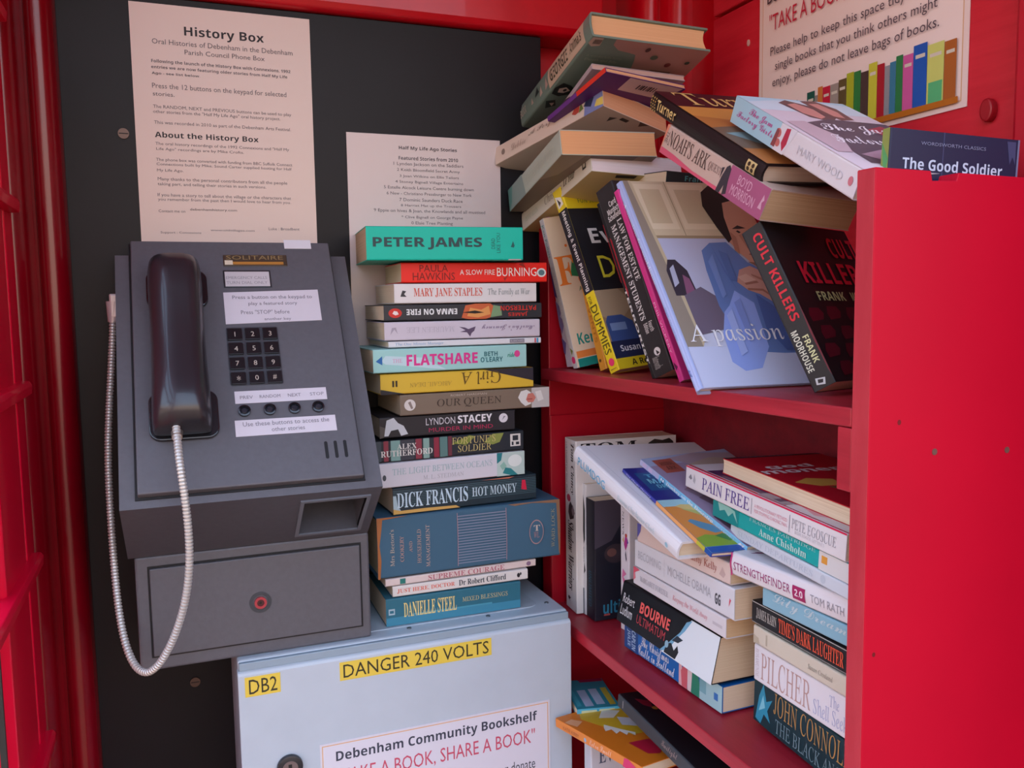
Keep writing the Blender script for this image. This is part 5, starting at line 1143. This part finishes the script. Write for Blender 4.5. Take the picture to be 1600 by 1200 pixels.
book('U5', 'dark navy classic paperback standing behind the top of the end panel', '1d2140', [('r', .0, 0, 1, 1, '8c9a50'), ('p', [(.05, 0), (.12, 1), (.2, .5)], '58a060'), ('p', [(.2, .2), (.28, 1), (.34, .3)], 'c23c50'), ('p', [(.28, .5), (.33, 1), (.38, .4)], '3a6ac0')],
    front=[('r', .405, 0, .412, 1, '3c4266'), t('WORDSWORTH CLASSICS', 'plain', .235, .945, .735, .958, '7c82a0', 0, 'series_name'), t('The Good Soldier', 'bold', .105, .848, .875, .893, 'b9c6dc'), ('p', [(.90, .99), (.97, .99), (.975, .90), (.95, .93), (.93, .90)], '3e4468'), A('FORD MADOX FORD', 'plain', .2, .76, .8, .79, '9aa4bc'), ('r', .985, .0, 1, 1, '6a7090')], group=G_T)

# ---- bottom shelf
book('Y2', 'orange paperback with yellow picture cover jutting from the bottom shelf', 'e08a3c', [
    A('KATIE KIRBY', 'plain', .10, .26, .30, .62, 'b0683a'), ('o', .375, .45, .014, .22, '8fb4d0'), t('Extra Small', 'script', .43, .22, .68, .80, 'f0c8b0'), ('p', [(.80, 0), (.82, .9), (.86, 1), (.94, .6), (.92, 0)], 'd83a70')],
    front=[('r', 0, 0, 1, 1, 'd8761c'), ('p', [(.18, .86), (.28, 1), (1, 1), (1, .80), (.62, .55), (.52, .40), (.36, .42), (.30, .54), (.26, .62)], 'd0a828'), ('p', [(.34, .80), (.50, .92), (.62, .82), (.46, .74)], 'd8d2c0'), ('p', [(.42, .60), (.50, .74), (.60, .66), (.52, .52)], 'c8ccd0'), ('p', [(.24, .64), (.20, .58), (.27, .58), (.25, .50), (.31, .52), (.31, .44), (.36, .47), (.37, .40), (.41, .44), (.34, .56), (.28, .68)], 'e2dcd0'), ('p', [(.21, .33), (.30, .32), (.42, .30), (.40, .14), (.30, .08), (.21, .12)], 'b81c38'), ('p', [(0, .88), (.1, .90), (.16, .82), (.04, .76)], 'e0a070')], group=G_Y)
book('Y1', 'teal activity book with a pale blue spine lying on the bottom shelf', '2f8a98', [('r', 0, 0, 1, 1, '58b4d4'), ('r', .10, .28, .46, .76, 'ccd2a8'), ('r', .52, .28, .88, .78, 'ccd2a8'), ('r', .47, .2, .50, .8, '3f9cc0')],
    front=[('r', .0, .0, 1, 1, '2a8494'), ('p', [(.9, .02), (1, .02), (1, .62), (.92, .58), (.9, .62)], 'a01c44'), ('r', .06, .06, .66, .20, 'b8a83c'), ('r', .10, .30, .64, .50, 'a9b8cc'), ('r', .06, .58, .62, .78, 'a4b0c6'), ('r', .08, .86, .64, .96, '3f9aa8')], group=G_Y)
book('Y3', 'black paperback with red flowers leaning on the bottom shelf books', '191a1f', [('r', .06, .25, .065, .8, 'b8b8b8'), t('Twilight', 'script', .50, .20, .66, .82, '9c8a88')], spine_col='3a4148', front=[('p', [(.10, .92), (.2, .88), (.26, .92), (.18, .80), (.12, .84)], '7a1428'), ('p', [(.22, .70), (.34, .68), (.4, .72), (.36, .60), (.26, .62)], '7a1428'), ('o', .2, .79, .03, .018, 'a06a28')], group=G_Y)
book('Y4', 'white book with grey serif capitals standing below the orange paperback', 'c6cdd8', [], front=[t('EVERMORE', 'serifb', .10, .83, .95, .93, '54607a'), ('p', [(.45, .0), (.6, .5), (.7, .72), (.9, .7), (1, .2), (1, 0)], '7c2c40'), ('r', .80, .60, .98, .72, '4a84b0')], group=G_Y)
